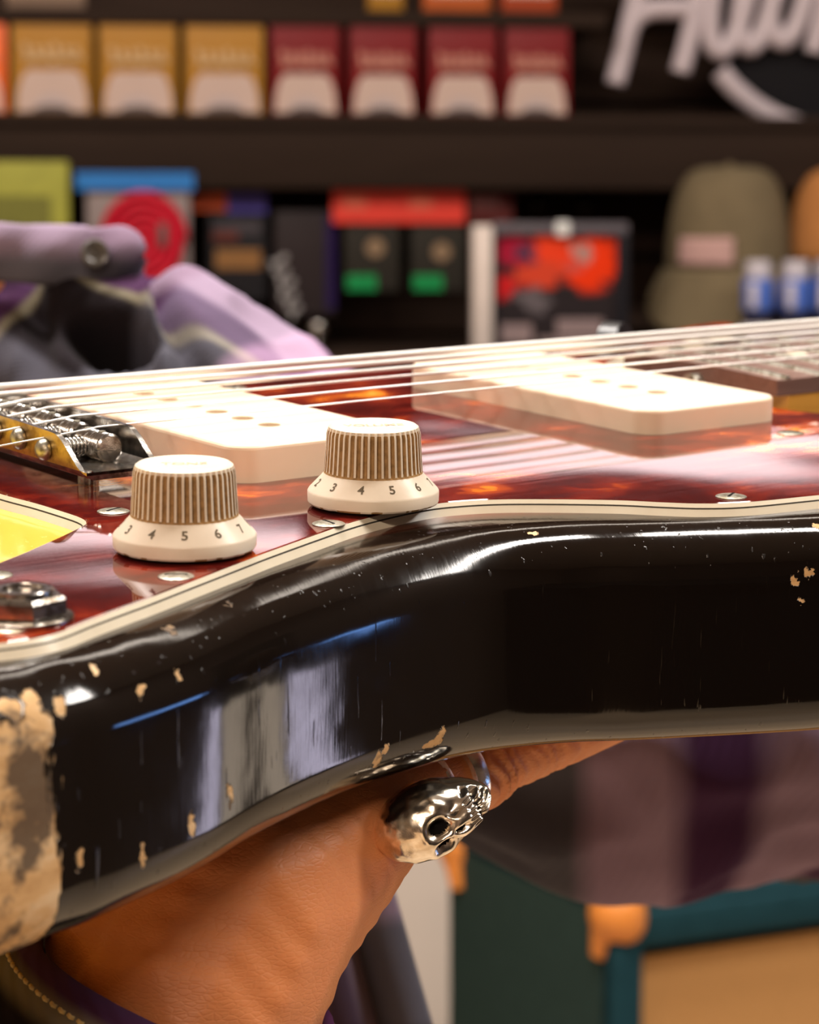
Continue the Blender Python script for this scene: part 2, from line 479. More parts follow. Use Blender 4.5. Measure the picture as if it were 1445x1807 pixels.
# ---- side wall on the right: glazed door and window with a blue lit sign strip (mirrored in the lacquer of the body)
DAY = m_emit('daylight_glass', (0.80, 0.74, 1.0), 4.2)
WARM = m_emit('warm_daylight_glass', (1.0, 0.80, 0.60), 1.5)
BLUE = m_emit('blue_sign_light', (0.10, 0.36, 1.0), 7.0)
FRAME = mat('dark_door_frame', (0.03, 0.025, 0.022), 0.5)
def glazed(name, y0, y1, z0, z1, ztop, m):
    o = box(name, (RX1-0.03, (y0+y1)/2, ztop/2), (0.05, y1-y0+0.08, ztop), FRAME, bevel=0.004)
    tag(o, kind='structure')
    p = box('pane', (RX1-0.062, (y0+y1)/2, (z0+z1)/2), (0.012, y1-y0, z1-z0), m); p.parent = o
    return o
glazed('door_1', 1.99, 2.23, 0.10, 0.62, 2.0, DAY)
glazed('door_2', 2.33, 2.80, 0.12, 0.58, 2.0, WARM)
sg = empty('shop_sign', (RX1-0.05, 1.45, 0.80)); tag(sg, 'long blue lit strip sign low on the brown side wall', 'sign')
box('sign_case', (0.02, 0, 0), (0.04, 0.80, 0.24), FRAME, sg, bevel=0.004)
box('light_strip', (-0.006, 0, 0.03), (0.014, 0.74, 0.10), BLUE, sg)

# ---- added dark block, never in view, keeps the body side's reflection black
cb = empty('reflection_block', (1.55, -1.25, 0)); tag(cb, 'black sales counter standing on the oak floor facing the shelves', 'counter')
BLKC = mat('black_laminate', (0.010, 0.009, 0.009), 0.6, spec=0.1)
box('block_body', (0, 0, 0.52), (1.9, 1.5, 1.04), BLKC, cb, 0.004)
box('counter_top', (0, 0, 1.055), (1.96, 1.56, 0.03), BLKC, cb, 0.004)

# ================================================================== the guitar (all numbers in mm in the guitar frame)
MM = 0.001
guitar = empty('electric_guitar')
guitar.matrix_world = GW
tag(guitar, 'worn dark sunburst electric guitar with tortoiseshell pickguard held level in a hand', 'guitar')

BODY = [(-232, -150), (-222, -147), (-213, -144.5), (-190, -135), (-168, -123), (-143, -112.5), (-124, -108), (-108, -106.5), (-93, -110), (-77, -118), (-41, -133),
        (-5, -141), (35, -138), (70, -124), (90, -102), (88, -78), (70, -56), (58, -38), (56, 0), (58, 38), (74, 56), (105, 74), (132, 86), (150, 96), (150, 107), (134, 108),
        (105, 101), (60, 90), (20, 84), (-30, 86), (-75, 92), (-118, 103), (-165, 130), (-215, 158), (-265, 160), (-310, 138), (-338, 95), (-348, 40), (-348, -20), (-338, -80), (-312, -125), (-275, -148), (-250, -152)]
OUT = ccw([Vector((p.x, p.y)) for p in resample(catmull([(x, y, 0) for x, y in BODY], 10), 520)])
ON = normals2d(OUT)
for _ in range(3): ON = [((ON[i-1] + ON[i]*2 + ON[(i+1) % len(ON)])/4).normalized() for i in range(len(ON))]
ZT, ZB, RD = -2.6, -46.6, 11.0
def body_mesh():
    prof = []
    nr = 12
    for k in range(nr+1):
        a = PI/2*k/nr
        prof.append((RD*(1-math.sin(a)), ZT - RD + RD*math.cos(a)))     # inset, z : from top flat to side
    for k in range(1, 5): prof.append((0.0, ZT - RD - (44-2*RD)*k/5))
    for k in range(nr+1):
        a = PI/2*k/nr
        prof.append((RD*(1-math.cos(a)), ZB + RD - RD*math.sin(a)))
    n = len(OUT); V, F = [], []
    caps = [1.0, 0.82, 0.6, 0.35, 0.12]
    def cen(p): return Vector((max(-250, min(-20, p.x*0.85-10)), 0))
    top = []
    for t_ in caps[::-1][:-1]:
        for p, q in zip(OUT, ON):
            b = p - q*RD; c = cen(p); top.append((c.lerp(b, t_), ZT))
    rings = []
    for t_ in (0.12, 0.35, 0.6, 0.82): rings.append([(lambda b, c: (c.lerp(b, t_).x, c.lerp(b, t_).y, ZT))(p - q*RD, cen(p)) for p, q in zip(OUT, ON)])
    rings.append([((p - q*(RD+0.6)).x, (p - q*(RD+0.6)).y, ZT) for p, q in zip(OUT, ON)])
    for ins, z in prof + [(RD+0.6, ZB)]: rings.append([((p - q*ins).x, (p - q*ins).y, z) for p, q in zip(OUT, ON)])
    for t_ in (0.6, 0.12): rings.append([(lambda b, c: (c.lerp(b, t_).x, c.lerp(b, t_).y, ZB))(p - q*RD, cen(p)) for p, q in zip(OUT, ON)])
    for r in rings: V += r
    for i in range(len(rings)-1):
        for k in range(n): F.append((i*n+k, (i+1)*n+k, (i+1)*n+(k+1) % n, i*n+(k+1) % n))
    F.append(tuple(range(n))); F.append(tuple((len(rings)-1)*n + k for k in range(n-1, -1, -1)))
    return V, F
BV, BF = body_mesh()
bvh = BVHTree.FromPolygons([Vector(v)*MM for v in BV], BF)
def hit(u, v):
    o = GWI @ CAM; d = (GWI.to_3x3() @ ray(u, v)).normalized()
    loc = bvh.ray_cast(o, d)[0]
    return loc
CHIPS = []
for u, v, rx, rz in ((668, 1338, 2.0, 1.9), (684, 1322, 1.0, 1.4), (757, 1312, 2.1, 1.1), (775, 1300, 1.6, 1.6), (405, 1408, 1.0, 2.2), (143, 1518, 1.0, 2.2), (166, 1180, 1.0, 1.1), (300, 1113, 1.3, 0.7), (108, 1245, 1.3, 1.6),
                     (247, 1215, 1.0, 1.2), (940, 940, 1.1, 0.5), (1400, 1021, 1.0, 0.9), (1429, 1013, 0.8, 0.8), (1440, 930, 1.2, 0.7), (404, 1068, 0.9, 0.5), (1412, 1063, 0.8, 0.6), (337, 1455, 0.7, 2.6), (255, 1510, 0.6, 2.2), (55, 1242, 2.0, 3.2), (20, 1255, 1.8, 3.0), (312, 1188, 0.9, 1.0)):
    p = hit(u, v)
    if p is not None: CHIPS.append((p, (rx*MM, rx*MM*1.3, rz*MM), 0))
pp = hit(96, 1400); pq = hit(60, 1268)
PATCH = ((pp.x if pp else -0.222), (pq.z if pq else -0.010))
BODYM = m_body(CHIPS, PATCH)
body = mesh_obj('body', BV, BF, BODYM, guitar, scale=MM, auto=50)
me = body.data
att = me.attributes.new('edge_mm', 'FLOAT', 'POINT')
oa = np.array([(p.x, p.y) for p in OUT]); va = np.array([(v[0], v[1]) for v in BV])
att.data.foreach_set('value', np.sqrt(((va[:, None, :] - oa[None])**2).sum(2)).min(1).astype(np.float32))

# ---- pickguard: red shell on top of a cream / black / cream ply edge
PGO = [(-227.4, -134), (-223, -134.3), (-217.2, -133.1), (-208.6, -128.4), (-200, -124), (-194, -121), (-182, -114.5), (-167.3, -106.6), (-158, -101.6), (-142.7, -94), (-130, -88), (-118.2, -84.2), (-110, -82.6), (-104, -82.6),
       (-95.2, -85), (-86.3, -90.3), (-75, -99), (-68.5, -106), (-63, -111), (-55, -114.7), (-37.6, -117.3), (-10, -121), (25, -119), (52, -108), (66, -90), (60, -70), (46, -54), (36, -44), (33, -36), (33, -31), (33.0, 31),
       (36, 40), (56, 54), (90, 69), (118, 82), (134, 91), (135, 98), (122, 96), (98, 88), (58, 76), (20, 72), (-40, 71), (-90, 76), (-140, 80), (-165, 70), (-174, 50), (-174, 20), (-173, 0), (-172, -27), (-170.8, -40), (-170.4, -52), (-170.6, -57),
       (-171.6, -60.6), (-174, -63.6), (-181.5, -69.6), (-193, -78), (-201.3, -83.5), (-222, -97), (-240, -107), (-248, -117), (-245, -127), (-236, -132.5)]
PGP = ccw([Vector((p.x, p.y)) for p in resample(catmull([(x, y, 0) for x, y in PGO], 10), 640)])
PN = normals2d(PGP)
for _ in range(2): PN = [((PN[i-1] + PN[i]*2 + PN[(i+1) % len(PN)])/4).normalized() for i in range(len(PN))]
def pg_ring(off, z): return [((p + q*off).x, (p + q*off).y, z) for p, q in zip(PGP, PN)]
def strip(r0, r1):
    n = len(r0); return r0 + r1, [(k, n+k, n+(k+1) % n, (k+1) % n) for k in range(n)]
pickguard = mesh_obj('pickguard', pg_ring(-0.25, 0.0) + pg_ring(0, -0.18), [tuple(range(640))] + [(k, 640+k, 640+(k+1) % 640, (k+1) % 640) for k in range(640)], PG, guitar, scale=MM, auto=8)
bm = bmesh.new(); bm.from_mesh(pickguard.data); bmesh.ops.triangulate(bm, faces=[f for f in bm.faces if len(f.verts) > 4]); bm.normal_update(); bm.to_mesh(pickguard.data); bm.free()
pickguard.data.set_sharp_from_angle(angle=math.radians(8))
for nm, m_, (o0, z0), (o1, z1) in (('top_ply', PLYW, (0, -0.18), (0.55, -0.95)), ('middle_ply', PLYB, (0.55, -0.95), (0.66, -1.25)), ('bottom_ply', PLYW, (0.66, -1.25), (1.45, ZT))):
    V, F = strip(pg_ring(o0, z0), pg_ring(o1, z1))
    mesh_obj(nm, V, F, m_, pickguard, smooth=True, scale=MM)

# ---- pickups
PUW, PUL, POLE = 21.0, 46.5, 10.37
def rounded_rect(a, b, r, n=8):
    out = []
    for cx, cy, a0 in ((a-r, b-r, 0), (-a+r, b-r, PI/2), (-a+r, -b+r, PI), (a-r, -b+r, 3*PI/2)):
        for k in range(n+1):
            t_ = a0 + PI/2*k/n; out.append((cx + r*math.cos(t_), cy + r*math.sin(t_)))
    return out
def pickup(xc, yc, h, name='pickup'):
    bm = bmesh.new()
    prof = [(0, -3.0), (0, h-0.9), (-0.12, h-0.45), (-0.42, h-0.12), (-0.9, h)]
    loops = []
    for off, z in prof:
        loops.append([bm.verts.new((x, y, z)) for x, y in rounded_rect(PUW+off, PUL+off, 6.0+off)])
    n = len(loops[0])
    for l0, l1 in zip(loops, loops[1:]):
        for k in range(n): bm.faces.new((l0[k], l0[(k+1) % n], l1[(k+1) % n], l1[k]))
    edges = [bm.edges.get((loops[-1][k], loops[-1][(k+1) % n])) for k in range(n)]
    for i in range(6):
        y = (-2.5+i)*POLE
        c = [bm.verts.new((2.45*math.cos(2*PI*k/20), y + 2.45*math.sin(2*PI*k/20), h)) for k in range(20)]
        w = [bm.verts.new((v.co.x, v.co.y, h-2.4)) for v in c]
        for k in range(20):
            edges.append(bm.edges.new((c[k], c[(k+1) % 20])))
        for k in range(20): bm.faces.new((c[k], c[(k+1) % 20], w[(k+1) % 20], w[k]))
    bmesh.ops.triangle_fill(bm, use_beauty=True, use_dissolve=False, edges=edges)
    o = bm_obj(name, bm, CREAM, guitar, auto=14, scale=MM)
    o.location = (xc*MM, yc*MM, 0)
    pm = None
    for i in range(6):
        y = (-2.5+i)*POLE
        if pm is None:
            q = bm_obj('pole_piece', cyl_bm((0, 0, -3), (0, 0, 0), 2.4, n=20), POLEM, o, scale=MM); pm = q.data
        else: q = link(bpy.data.objects.new('pole_piece', pm), o)
        q.location = (0, y*MM, (h-2.2)*MM)
    return o
pickup(0, 0, 5.7)
pickup(-108, 0.6, 7.6)

# ---- knobs
def knob(x, y, first_ang, numbers, word, word_ang):
    N = 264; NR = 44
    prof = [(11.9, 0.7), (12.4, 0.75), (12.65, 1.1), (12.7, 3.0), (12.45, 3.45), (9.75, 6.3), (9.55, 6.6), (9.5, 7.0), (9.42, 8.2), (9.05, 14.2), (8.85, 14.9), (8.62, 15.5), (8.15, 15.85), (7.4, 15.95), (6.6, 15.75), (0.01, 15.6)]
    V, F, FM = [], [], []
    for i, (r, z) in enumerate(prof):
        fl = {7: 0.45, 8: 1.0, 9: 1.0, 10: 0.6}.get(i, 0.0)
        for k in range(N):
            a = 2*PI*k/N
            ph = k % 6
            dep = {0: 0.0, 1: 0.04, 2: 0.50, 3: 0.62, 4: 0.50, 5: 0.04}[ph]*fl
            nz = noise.noise(Vector((math.cos(a)*6, math.sin(a)*6, x)))
            if i in (1, 2): z2 = z + 0.25*max(0, nz)
            else: z2 = z
            V.append(((r-dep)*math.cos(a), (r-dep)*math.sin(a), z2))
    for i in range(len(prof)-1):
        for k in range(N):
            F.append((i*N+k, i*N+(k+1) % N, (i+1)*N+(k+1) % N, (i+1)*N+k))
            ph = k % 6
            g = 0
            if 7 <= i <= 9 and ph in (1, 2, 3, 4): g = 1
            if i == 6: g = 1
            if i in (0, 1) and noise.noise(Vector((math.cos(2*PI*k/N)*7, math.sin(2*PI*k/N)*7, x*0.1))) > 0.12: g = 1
            FM.append(g)
    F.append(tuple((len(prof)-1)*N + k for k in range(N))); FM.append(0)
    o = mesh_obj('control_knob', V, F, [KNOB, GRIME], guitar, scale=MM, fm=FM, auto=32)
    o.location = (x*MM, y*MM, 0)
    bm_ = cyl_bm((0, 0, -0.5), (0, 0, 0.9), 5, n=20)
    bm_obj('shaft_bushing', bm_, BLACKPIT, o, scale=MM)
    # numerals on the sloping skirt
    for j, s in enumerate(numbers):
        a = first_ang + j*math.radians(31)
        tv, tf = text_data(s, 2.6, bold=0.05)
        e_r = Vector((math.cos(a), math.sin(a), 0)); e_t = Vector((-math.sin(a), math.cos(a), 0))
        sl = (Vector((9.75, 6.3)) - Vector((12.45, 3.45))).normalized()
        up = e_r*sl.x + Vector((0, 0, sl.y))
        nn = e_t.cross(up)
        base = e_r*11.05 + Vector((0, 0, 4.92))
        mesh_obj('numeral', [base + e_t*p.x + up*p.y + nn*0.06 - e_r*(p.x*p.x/24) for p in tv], tf, INK, o, scale=MM)
    tv, tf = text_data(word, 3.0, bold=0.02)
    c_, s_ = math.cos(word_ang), math.sin(word_ang)
    mesh_obj('lettering', [(p.x*c_ - p.y*s_, p.x*s_ + p.y*c_, 15.76) for p in tv], tf, mat('faint_engraving_' + word.lower(), (0.55, 0.44, 0.30), 0.7, vary=0.3, scale=800), o, scale=MM)
    return o
TOCAM = math.atan2(-480+94, -404+170)
K1 = (-170.1, -93.4); K2 = (-118.3, -77.8)
a1 = math.atan2(-480.1-K1[1], -404.1-K1[0]); a2 = math.atan2(-480.1-K2[1], -404.1-K2[0])
knob(K1[0], K1[1], a1 - math.radians(31)*4, [str(i) for i in range(1, 11)], 'TONE', a1 + PI/2)
knob(K2[0], K2[1], a2 - math.radians(31)*3 - math.radians(12), [str(i) for i in range(1, 11)], 'VOLUME', a2 + PI/2 + 0.15)

# ---- pickguard screws
def screw(x, y, z=0.0, r=3.1, ang=0.3, parent=guitar, h=0.5):
    bm = bmesh.new()
    n = 20
    rings = []
    for rr, zz in ((r, -0.1), (r, 0.15), (r*0.93, h*0.5), (r*0.7, h*0.85), (r*0.35, h)):
        rings.append([bm.verts.new((rr*math.cos(2*PI*k/n), rr*math.sin(2*PI*k/n), zz)) for k in range(n)])
    for l0, l1 in zip(rings, rings[1:]):
        for k in range(n): bm.faces.new((l0[k], l0[(k+1) % n], l1[(k+1) % n], l1[k]))
    bm.faces.new(rings[-1])
    o = bm_obj('screw', bm, NICKEL, parent, scale=MM)
    o.location = (x*MM, y*MM, z*MM); o.rotation_euler = (0, 0, ang)
    sl = box('screw_slot', (0, 0, h-0.06), (r*1.25, 0.55, 0.2), BLACKPIT, o, scale=MM)
    return o
for i, (x, y) in enumerate(((-162.9, -55.5), (-135.6, -87.9), (-182.1, -110.3), (-54.3, -109.7), (-222.1, -127.6), (9.2, -61.2), (-207, -92.5), (30, -110), (-160, 60), (-60, 64))):
    screw(x, y, ang=0.4 + i*1.1)

# ---- output jack: washer, hex nut, threaded sleeve
jk = empty('output_jack'); jk.parent = guitar; jk.location = (-217.8*MM, -123.4*MM, 0)
bm_obj('washer', cyl_bm((0, 0, 0), (0, 0, 0.9), 7.9, n=40), CHROME, jk, scale=MM, bevel=0.2)
nut = bmesh.new(); nv = []
for z in (0.9, 1.5, 3.7, 4.3):
    nv.append([nut.verts.new(((7.0 if z in (1.5, 3.7) else 6.3)*math.cos(PI/3*k+0.25), (7.0 if z in (1.5, 3.7) else 6.3)*math.sin(PI/3*k+0.25), z)) for k in range(6)])
for l0, l1 in zip(nv, nv[1:]):
    for k in range(6): nut.faces.new((l0[k], l0[(k+1) % 6], l1[(k+1) % 6], l1[k]))
nut.faces.new(nv[-1]); nut.faces.new(nv[0][::-1])
bm_obj('hex_nut', nut, CHROME, jk, scale=MM, auto=20)
V, F = lathe([(4.7, 4.2), (4.7, 5.0), (4.5, 5.2), (3.4, 5.2), (3.3, 5.0), (3.3, 1.0), (0.01, 1.0)], 32)
mesh_obj('threaded_sleeve', V, F, CHROME, jk, scale=MM, auto=40)

# ---- bridge: bent trough with saddles, springs and screws
br = empty('bridge'); br.parent = guitar
XR, XF, YE, ZBASE = -161.2, -143.6, -42.3, 3.6
def wall_top(y):
    a = abs(y)
    if a > 42.3: return ZBASE+0.6
    e = 10.8 + 0.9*(1-(a/42.3)**2)
    s = max(0.0, min(1.0, (a-29.0)/13.3)); s = s*s*(3-2*s)
    return e*(1-s) + (ZBASE+1.0)*s
ys = [-42.3 + 84.6*k/60 for k in range(61)]
def trough():
    V, F = [], []
    th = 1.1; nl = 0
    for y in ys:
        zt = wall_top(y)
        sec = [(XR, zt), (XR, ZBASE+1.6), (XR+0.5, ZBASE+0.5), (XR+1.6, ZBASE), (XF-1.6, ZBASE), (XF-0.5, ZBASE+0.5), (XF, ZBASE+1.6), (XF, zt),
               (XF-th, zt), (XF-th, ZBASE+2.0), (XF-2.2, ZBASE+th), (XR+2.2, ZBASE+th), (XR+th, ZBASE+2.0), (XR+th, zt)]
        nl = len(sec)
        V += [(x, y, z) for x, z in sec]
    for i in range(len(ys)-1):
        for k in range(nl): F.append((i*nl+k, i*nl+(k+1) % nl, (i+1)*nl+(k+1) % nl, (i+1)*nl+k))
    F.append(tuple(range(nl))); F.append(tuple((len(ys)-1)*nl + k for k in range(nl-1, -1, -1)))
    return V, F
V, F = trough()
FM = [1 if (len(f) == 4 and abs(V[f[0]][0]-XR) < 0.01 and abs(V[f[1]][0]-XR) < 0.01) else 0 for f in F]
mesh_obj('bridge_trough', V, F, [CHROME, BRASS], br, scale=MM, fm=FM, auto=40)
for sy in (-27, 27):
    bm_obj('bridge_post', cyl_bm((-152.4, sy, -2), (-152.4, sy, ZBASE+0.2), 2.2, n=20), CHROME, br, scale=MM)
SY = [-26.0 + 10.4*i for i in range(6)]
SZ = [10.9, 11.6, 11.9, 11.9, 11.7, 11.4]
def barrel(yc, r, zc, last):
    L = 9.2
    y0, y1 = (yc-6.0 if last == -1 else yc-L/2), (yc+L/2)
    prof = [(0.01, y0), (r*0.86, y0), (r, y0+0.35)]
    k = y0 + 0.9
    while k < y1-0.8:
        prof += [(r, k), (r-0.28, k+0.3), (r, k+0.6)]; k += 0.75
    prof += [(r, y1-0.3), (r*0.86, y1), (0.01, y1)]
    V, F = lathe(prof, 28)
    return [(x, z, y) for x, y, z in V], F
def spring(x0, x1, r, wire, turns):
    pts = []
    n = turns*14
    for k in range(n+1):
        a = 2*PI*turns*k/n
        pts.append((x0 + (x1-x0)*k/n, r*math.cos(a), r*math.sin(a)))
    return tube(pts, wire, 6)
for i, y in enumerate(SY):
    zc = SZ[i] - 3.4
    V, F = barrel(0, 2.95, 0, -1 if i == 0 else 0)
    s = mesh_obj('saddle', V, F, CHROME, br, scale=MM, auto=40)
    s.location = (-150.0*MM, y*MM, zc*MM)
    V, F = spring(-159.6, -152.8, 1.75, 0.36, 8)
    sp_ = mesh_obj('intonation_spring', V, F, CHROME, br, smooth=True, scale=MM); sp_.location = (0, y*MM, zc*MM)
    bm_ = cyl_bm((-161.3, 0, 0), (-151, 0, 0), 0.95, n=12)
    V, F = lathe([(2.2, 0), (2.25, 0.5), (2.0, 1.2), (1.4, 1.75), (0.5, 1.95), (0.01, 1.97)], 20)
    sc_ = bm_obj('intonation_screw', bm_, NICKEL, br, scale=MM); sc_.location = (0, y*MM, (zc)*MM)
    mesh_obj('screw_head', [(-161.3-z, x_, y_) for x_, y_, z in V], F, NICKEL, sc_, scale=MM, auto=50)
    for dy in (-2.6, 2.6):
        hs = bm_obj('height_screw', cyl_bm((-150.0, dy, -3.0), (-150.0, dy, 3.1), 0.75, n=12), NICKEL, br, scale=MM); hs.location = (0, y*MM, zc*MM)

# ---- strings
GAU = [0.18, 0.24, 0.32, 0.46, 0.64, 0.84]
NUTX = 496.0
for i, y in enumerate(SY):
    y_n = y/26.0*18.0
    zs = SZ[i] - 0.1 + GAU[i]
    zt_ = 10.2
    pts = [(-236, y*0.75, 2.6), (-151.2, y, zs-0.25), (-149.6, y, zs)]
    for k in range(1, 25):
        t_ = k/24; pts.append((-149.6 + (NUTX+149.6)*t_, y + (y_n-y)*t_, zs + (7.4 - zs)*t_ + (0.25*math.sin(PI*t_))))
    pts.append((NUTX+55, y_n*1.15, 1.0))
    V, F = tube(pts, GAU[i], 10)
    mesh_obj('string', V, F, STRP if i < 2 else STRW, guitar, smooth=True, scale=MM)

# ---- tailpiece plate (behind the bridge)
tp = empty('tremolo_tailpiece'); tp.parent = guitar
bm = bmesh.new()
lo_ = [bm.verts.new((x-264, y, ZT)) for x, y in rounded_rect(52, 31, 12)]; hi_ = [bm.verts.new((x-264, y, ZT+1.4)) for x, y in rounded_rect(51.6, 30.6, 11.6)]
for k in range(len(lo_)): bm.faces.new((lo_[k], lo_[(k+1) % len(lo_)], hi_[(k+1) % len(lo_)], hi_[k]))
bm.faces.new(hi_)
bm_obj('plate', bm, CHROME, tp, scale=MM)
box('string_anchor', (-237, 0, 1.2), (7, 50, 5.4), CHROME, tp, bevel=0.8, scale=MM)
for x, y in ((-222, 24), (-222, -24), (-306, 22), (-306, -22)): screw(x, y, ZT+1.4, parent=tp)
V, F = tube([(-280, -20, 0), (-280, -20, 14), (-270, -25, 26), (-215, -62, 34), (-160, -85, 40)][:3], 2.5, 12)
mesh_obj('arm_collet', V, F, CHROME, tp, smooth=True, scale=MM)

# ---- neck
def neck_section(x0, x1, w0, w1, ztop, zbot, arch, n=12, steps=10):
    V, F = [], []
    for s in range(steps+1):
        t_ = s/steps; x = x0+(x1-x0)*t_; hw = w0+(w1-w0)*t_
        sec = []
        for k in range(n+1):
            yy = -hw + 2*hw*k/n; sec.append((x, yy, ztop - arch*(yy/hw)**2))
        for k in range(n+1):
            yy = hw - 2*hw*k/n; sec.append((x, yy, zbot))
        V += sec
    m = 2*(n+1)
    for s in range(steps):
        for k in range(m): F.append((s*m+k, s*m+(k+1) % m, (s+1)*m+(k+1) % m, (s+1)*m+k))
    F.append(tuple(range(m))); F.append(tuple(steps*m + k for k in range(m-1, -1, -1)))
    return V, F
nk = empty('neck'); nk.parent = guitar
V, F = neck_section(36.5, NUTX, 28.3, 21.5, 6.6, 1.9, 0.8)
mesh_obj('fingerboard', V, F, ROSE, nk, scale=MM, auto=30)
# maple neck: squared heel, then a rounded back
V, F = [], []
secs = [(41, 27.9, -12, 0.0), (58, 27.6, -12, 0.0), (80, 27.2, -12, 0.1), (105, 26.8, -13, 0.7), (130, 26.4, -14.5, 1.0), (300, 24.0, -13.5, 1.0), (470, 21.8, -12.5, 1.0), (NUTX, 21.4, -11.5, 1.0)]
for x, hw, zb, rd in secs:
    for k in range(25):
        a = PI*k/24
        yy = hw*math.cos(a)
        e = 8.0*(1-rd) + 2.2*rd
        zz = 1.9 + (zb-1.9)*(max(0.0, 1-abs(math.cos(a))**e))**(1/e)
        V.append((x, yy, zz))
for s in range(len(secs)-1):
    for k in range(24): F.append((s*25+k, s*25+k+1, (s+1)*25+k+1, (s+1)*25+k))
    F.append((s*25, (s+1)*25, (s+1)*25+24, s*25+24))
F.append(tuple(range(25))); F.append(tuple((len(secs)-1)*25+k for k in range(24, -1, -1)))
mesh_obj('neck_shaft', V, F, MAPLE, nk, scale=MM, auto=45)
for k in range(1, 22):
    x = NUTX - 648*(1-2**(-k/12)); hw = 28.3+(21.5-28.3)*(x-36.5)/(NUTX-36.5) - 0.4
    V, F = [], []
    for j in range(13):
        yy = -hw+2*hw*j/12; z = 6.6-0.8*(yy/hw)**2
        V += [(x-0.95, yy, z-0.1), (x-0.5, yy, z+0.7), (x+0.5, yy, z+0.7), (x+0.95, yy, z-0.1)]
    for j in range(12):
        for q in range(3): F.append((j*4+q, j*4+q+1, (j+1)*4+q+1, (j+1)*4+q))
    F += [(0, 1, 2, 3), (51, 50, 49, 48)]
    mesh_obj('fret', V, F, NICKEL, nk, scale=MM, auto=60)
for k in (3, 5, 7, 9, 15, 17, 19):
    x = NUTX - 648*(1-2**(-(k-0.5)/12))
    bm_obj('position_dot', cyl_bm((x, 0, 6.0), (x, 0, 6.66), 3.1, n=24), PLYW, nk, scale=MM)
for dy in (-13, 13):
    x = NUTX - 648*(1-2**(-11.5/12)); bm_obj('position_dot', cyl_bm((x, dy, 6.0), (x, dy, 6.5), 3.1, n=24), PLYW, nk, scale=MM)
box('nut', (NUTX+2, 0, 4.4), (4, 43, 6.0), PLYW, nk, bevel=0.4, scale=MM)
HSO = [(NUTX+2, -21), (NUTX+40, -26), (NUTX+75, -36), (NUTX+110, -38), (NUTX+165, -22), (NUTX+190, 2), (NUTX+186, 26), (NUTX+165, 38), (NUTX+130, 45), (NUTX+60, 36), (NUTX+18, 28), (NUTX+2, 21)]
HS = [(p.x, p.y) for p in catmull([(x, y, 0) for x, y in HSO], 5)]
bm = bmesh.new(); l0 = [bm.verts.new((x, y, -9)) for x, y in HS]; l1 = [bm.verts.new((x, y, 4.5-0)) for x, y in HS]
for k in range(len(HS)): bm.faces.new((l0[k], l0[(k+1) % len(HS)], l1[(k+1) % len(HS)], l1[k]))
bm.faces.new(l1); bm.faces.new(l0[::-1])
bm_obj('headstock', bm, MAPLE, nk, scale=MM)
for i in range(6):
    x = NUTX+38+i*24; y = 20+i*1.6
    tn = empty('tuning_machine'); tn.parent = guitar
    bm_obj('tuner_post', cyl_bm((x, y-6, 4), (x, y-6, 13), 2.6, n=16), NICKEL, tn, scale=MM)
    bm_obj('tuner_button', cyl_bm((x, 46, -4), (x, 62, -4), 4.0, 7.0, n=16), NICKEL, tn, scale=MM)
# truss rod nut slot pieces at the heel end and roller control on the upper horn
bm_obj('truss_rod_nut', cyl_bm((33.5, 0, 1.2), (37.5, 0, 1.2), 3.0, n=16), NICKEL, nk, scale=MM)
rl = empty('rhythm_control'); rl.parent = guitar
box('bracket', (66, 68, 0.3), (26, 9, 0.6), CHROME, rl, bevel=0.2, scale=MM, rot=Matrix.Rotation(0.46, 3, 'Z'))
bm_obj('roller_wheel', cyl_bm((65.5, 70, 0.2), (68, 65, 0.2), 7.8, n=40), BLACKP, rl, scale=MM)

# ================================================================== the person: hand under the guitar, plaid sleeves
def blob(name, chains, mats, parent, voxel=0.0015, smooth=10, sfac=0.5, post=None):
    """one continuous skin around tapered chains [[(point, radius), ...], ...]"""
    bm = bmesh.new()
    for ch in chains:
        for (p0, r0), (p1, r1) in zip(ch, ch[1:]):
            p0, p1 = Vector(p0), Vector(p1); L = (p1-p0).length
            n = max(2, int(L/(min(r0, r1)*0.28)))
            for k in range(n+1):
                t_ = k/n
                bmesh.ops.create_icosphere(bm, subdivisions=2, radius=r0+(r1-r0)*t_, matrix=Matrix.Translation(p0.lerp(p1, t_)))
    me = bpy.data.meshes.new(name); bm.to_mesh(me); bm.free()
    tmp = bpy.data.objects.new('tmp', me); COL.objects.link(tmp)
    rm = tmp.modifiers.new('r', 'REMESH'); rm.mode = 'VOXEL'; rm.voxel_size = voxel; rm.use_smooth_shade = True
    sm = tmp.modifiers.new('s', 'SMOOTH'); sm.factor = sfac; sm.iterations = smooth
    dg = bpy.context.evaluated_depsgraph_get()
    res = bpy.data.meshes.new_from_object(tmp.evaluated_get(dg))
    bpy.data.objects.remove(tmp); bpy.data.meshes.remove(me)
    res.name = name
    if post is not None:
        n = len(res.vertices); co = np.empty(n*3, np.float32); no = np.empty(n*3, np.float32)
        res.vertices.foreach_get('co', co); res.vertices.foreach_get('normal', no)
        co = post(co.reshape(-1, 3), no.reshape(-1, 3)).astype(np.float32)
        res.vertices.foreach_set('co', co.ravel()); res.update()
    res.materials.clear()
    for m_ in (mats if isinstance(mats, (list, tuple)) else [mats]): res.materials.append(m_)
    res.polygons.foreach_set('use_smooth', [True]*len(res.polygons))
    return link(bpy.data.objects.new(name, res), parent)

person = empty('person', (0.25, 1.05, 0.0))
tag(person, 'person in a purple and grey plaid flannel shirt holding the guitar level', 'person')
PI_ = person.matrix_basis.inverted()
def child_fix(o):
    o.parent = person; o.matrix_parent_inverse = Matrix.Translation((-0.25, -1.05, 0.0)); return o

def gz(u, v, z): return g2w(gpx(u, v, z))
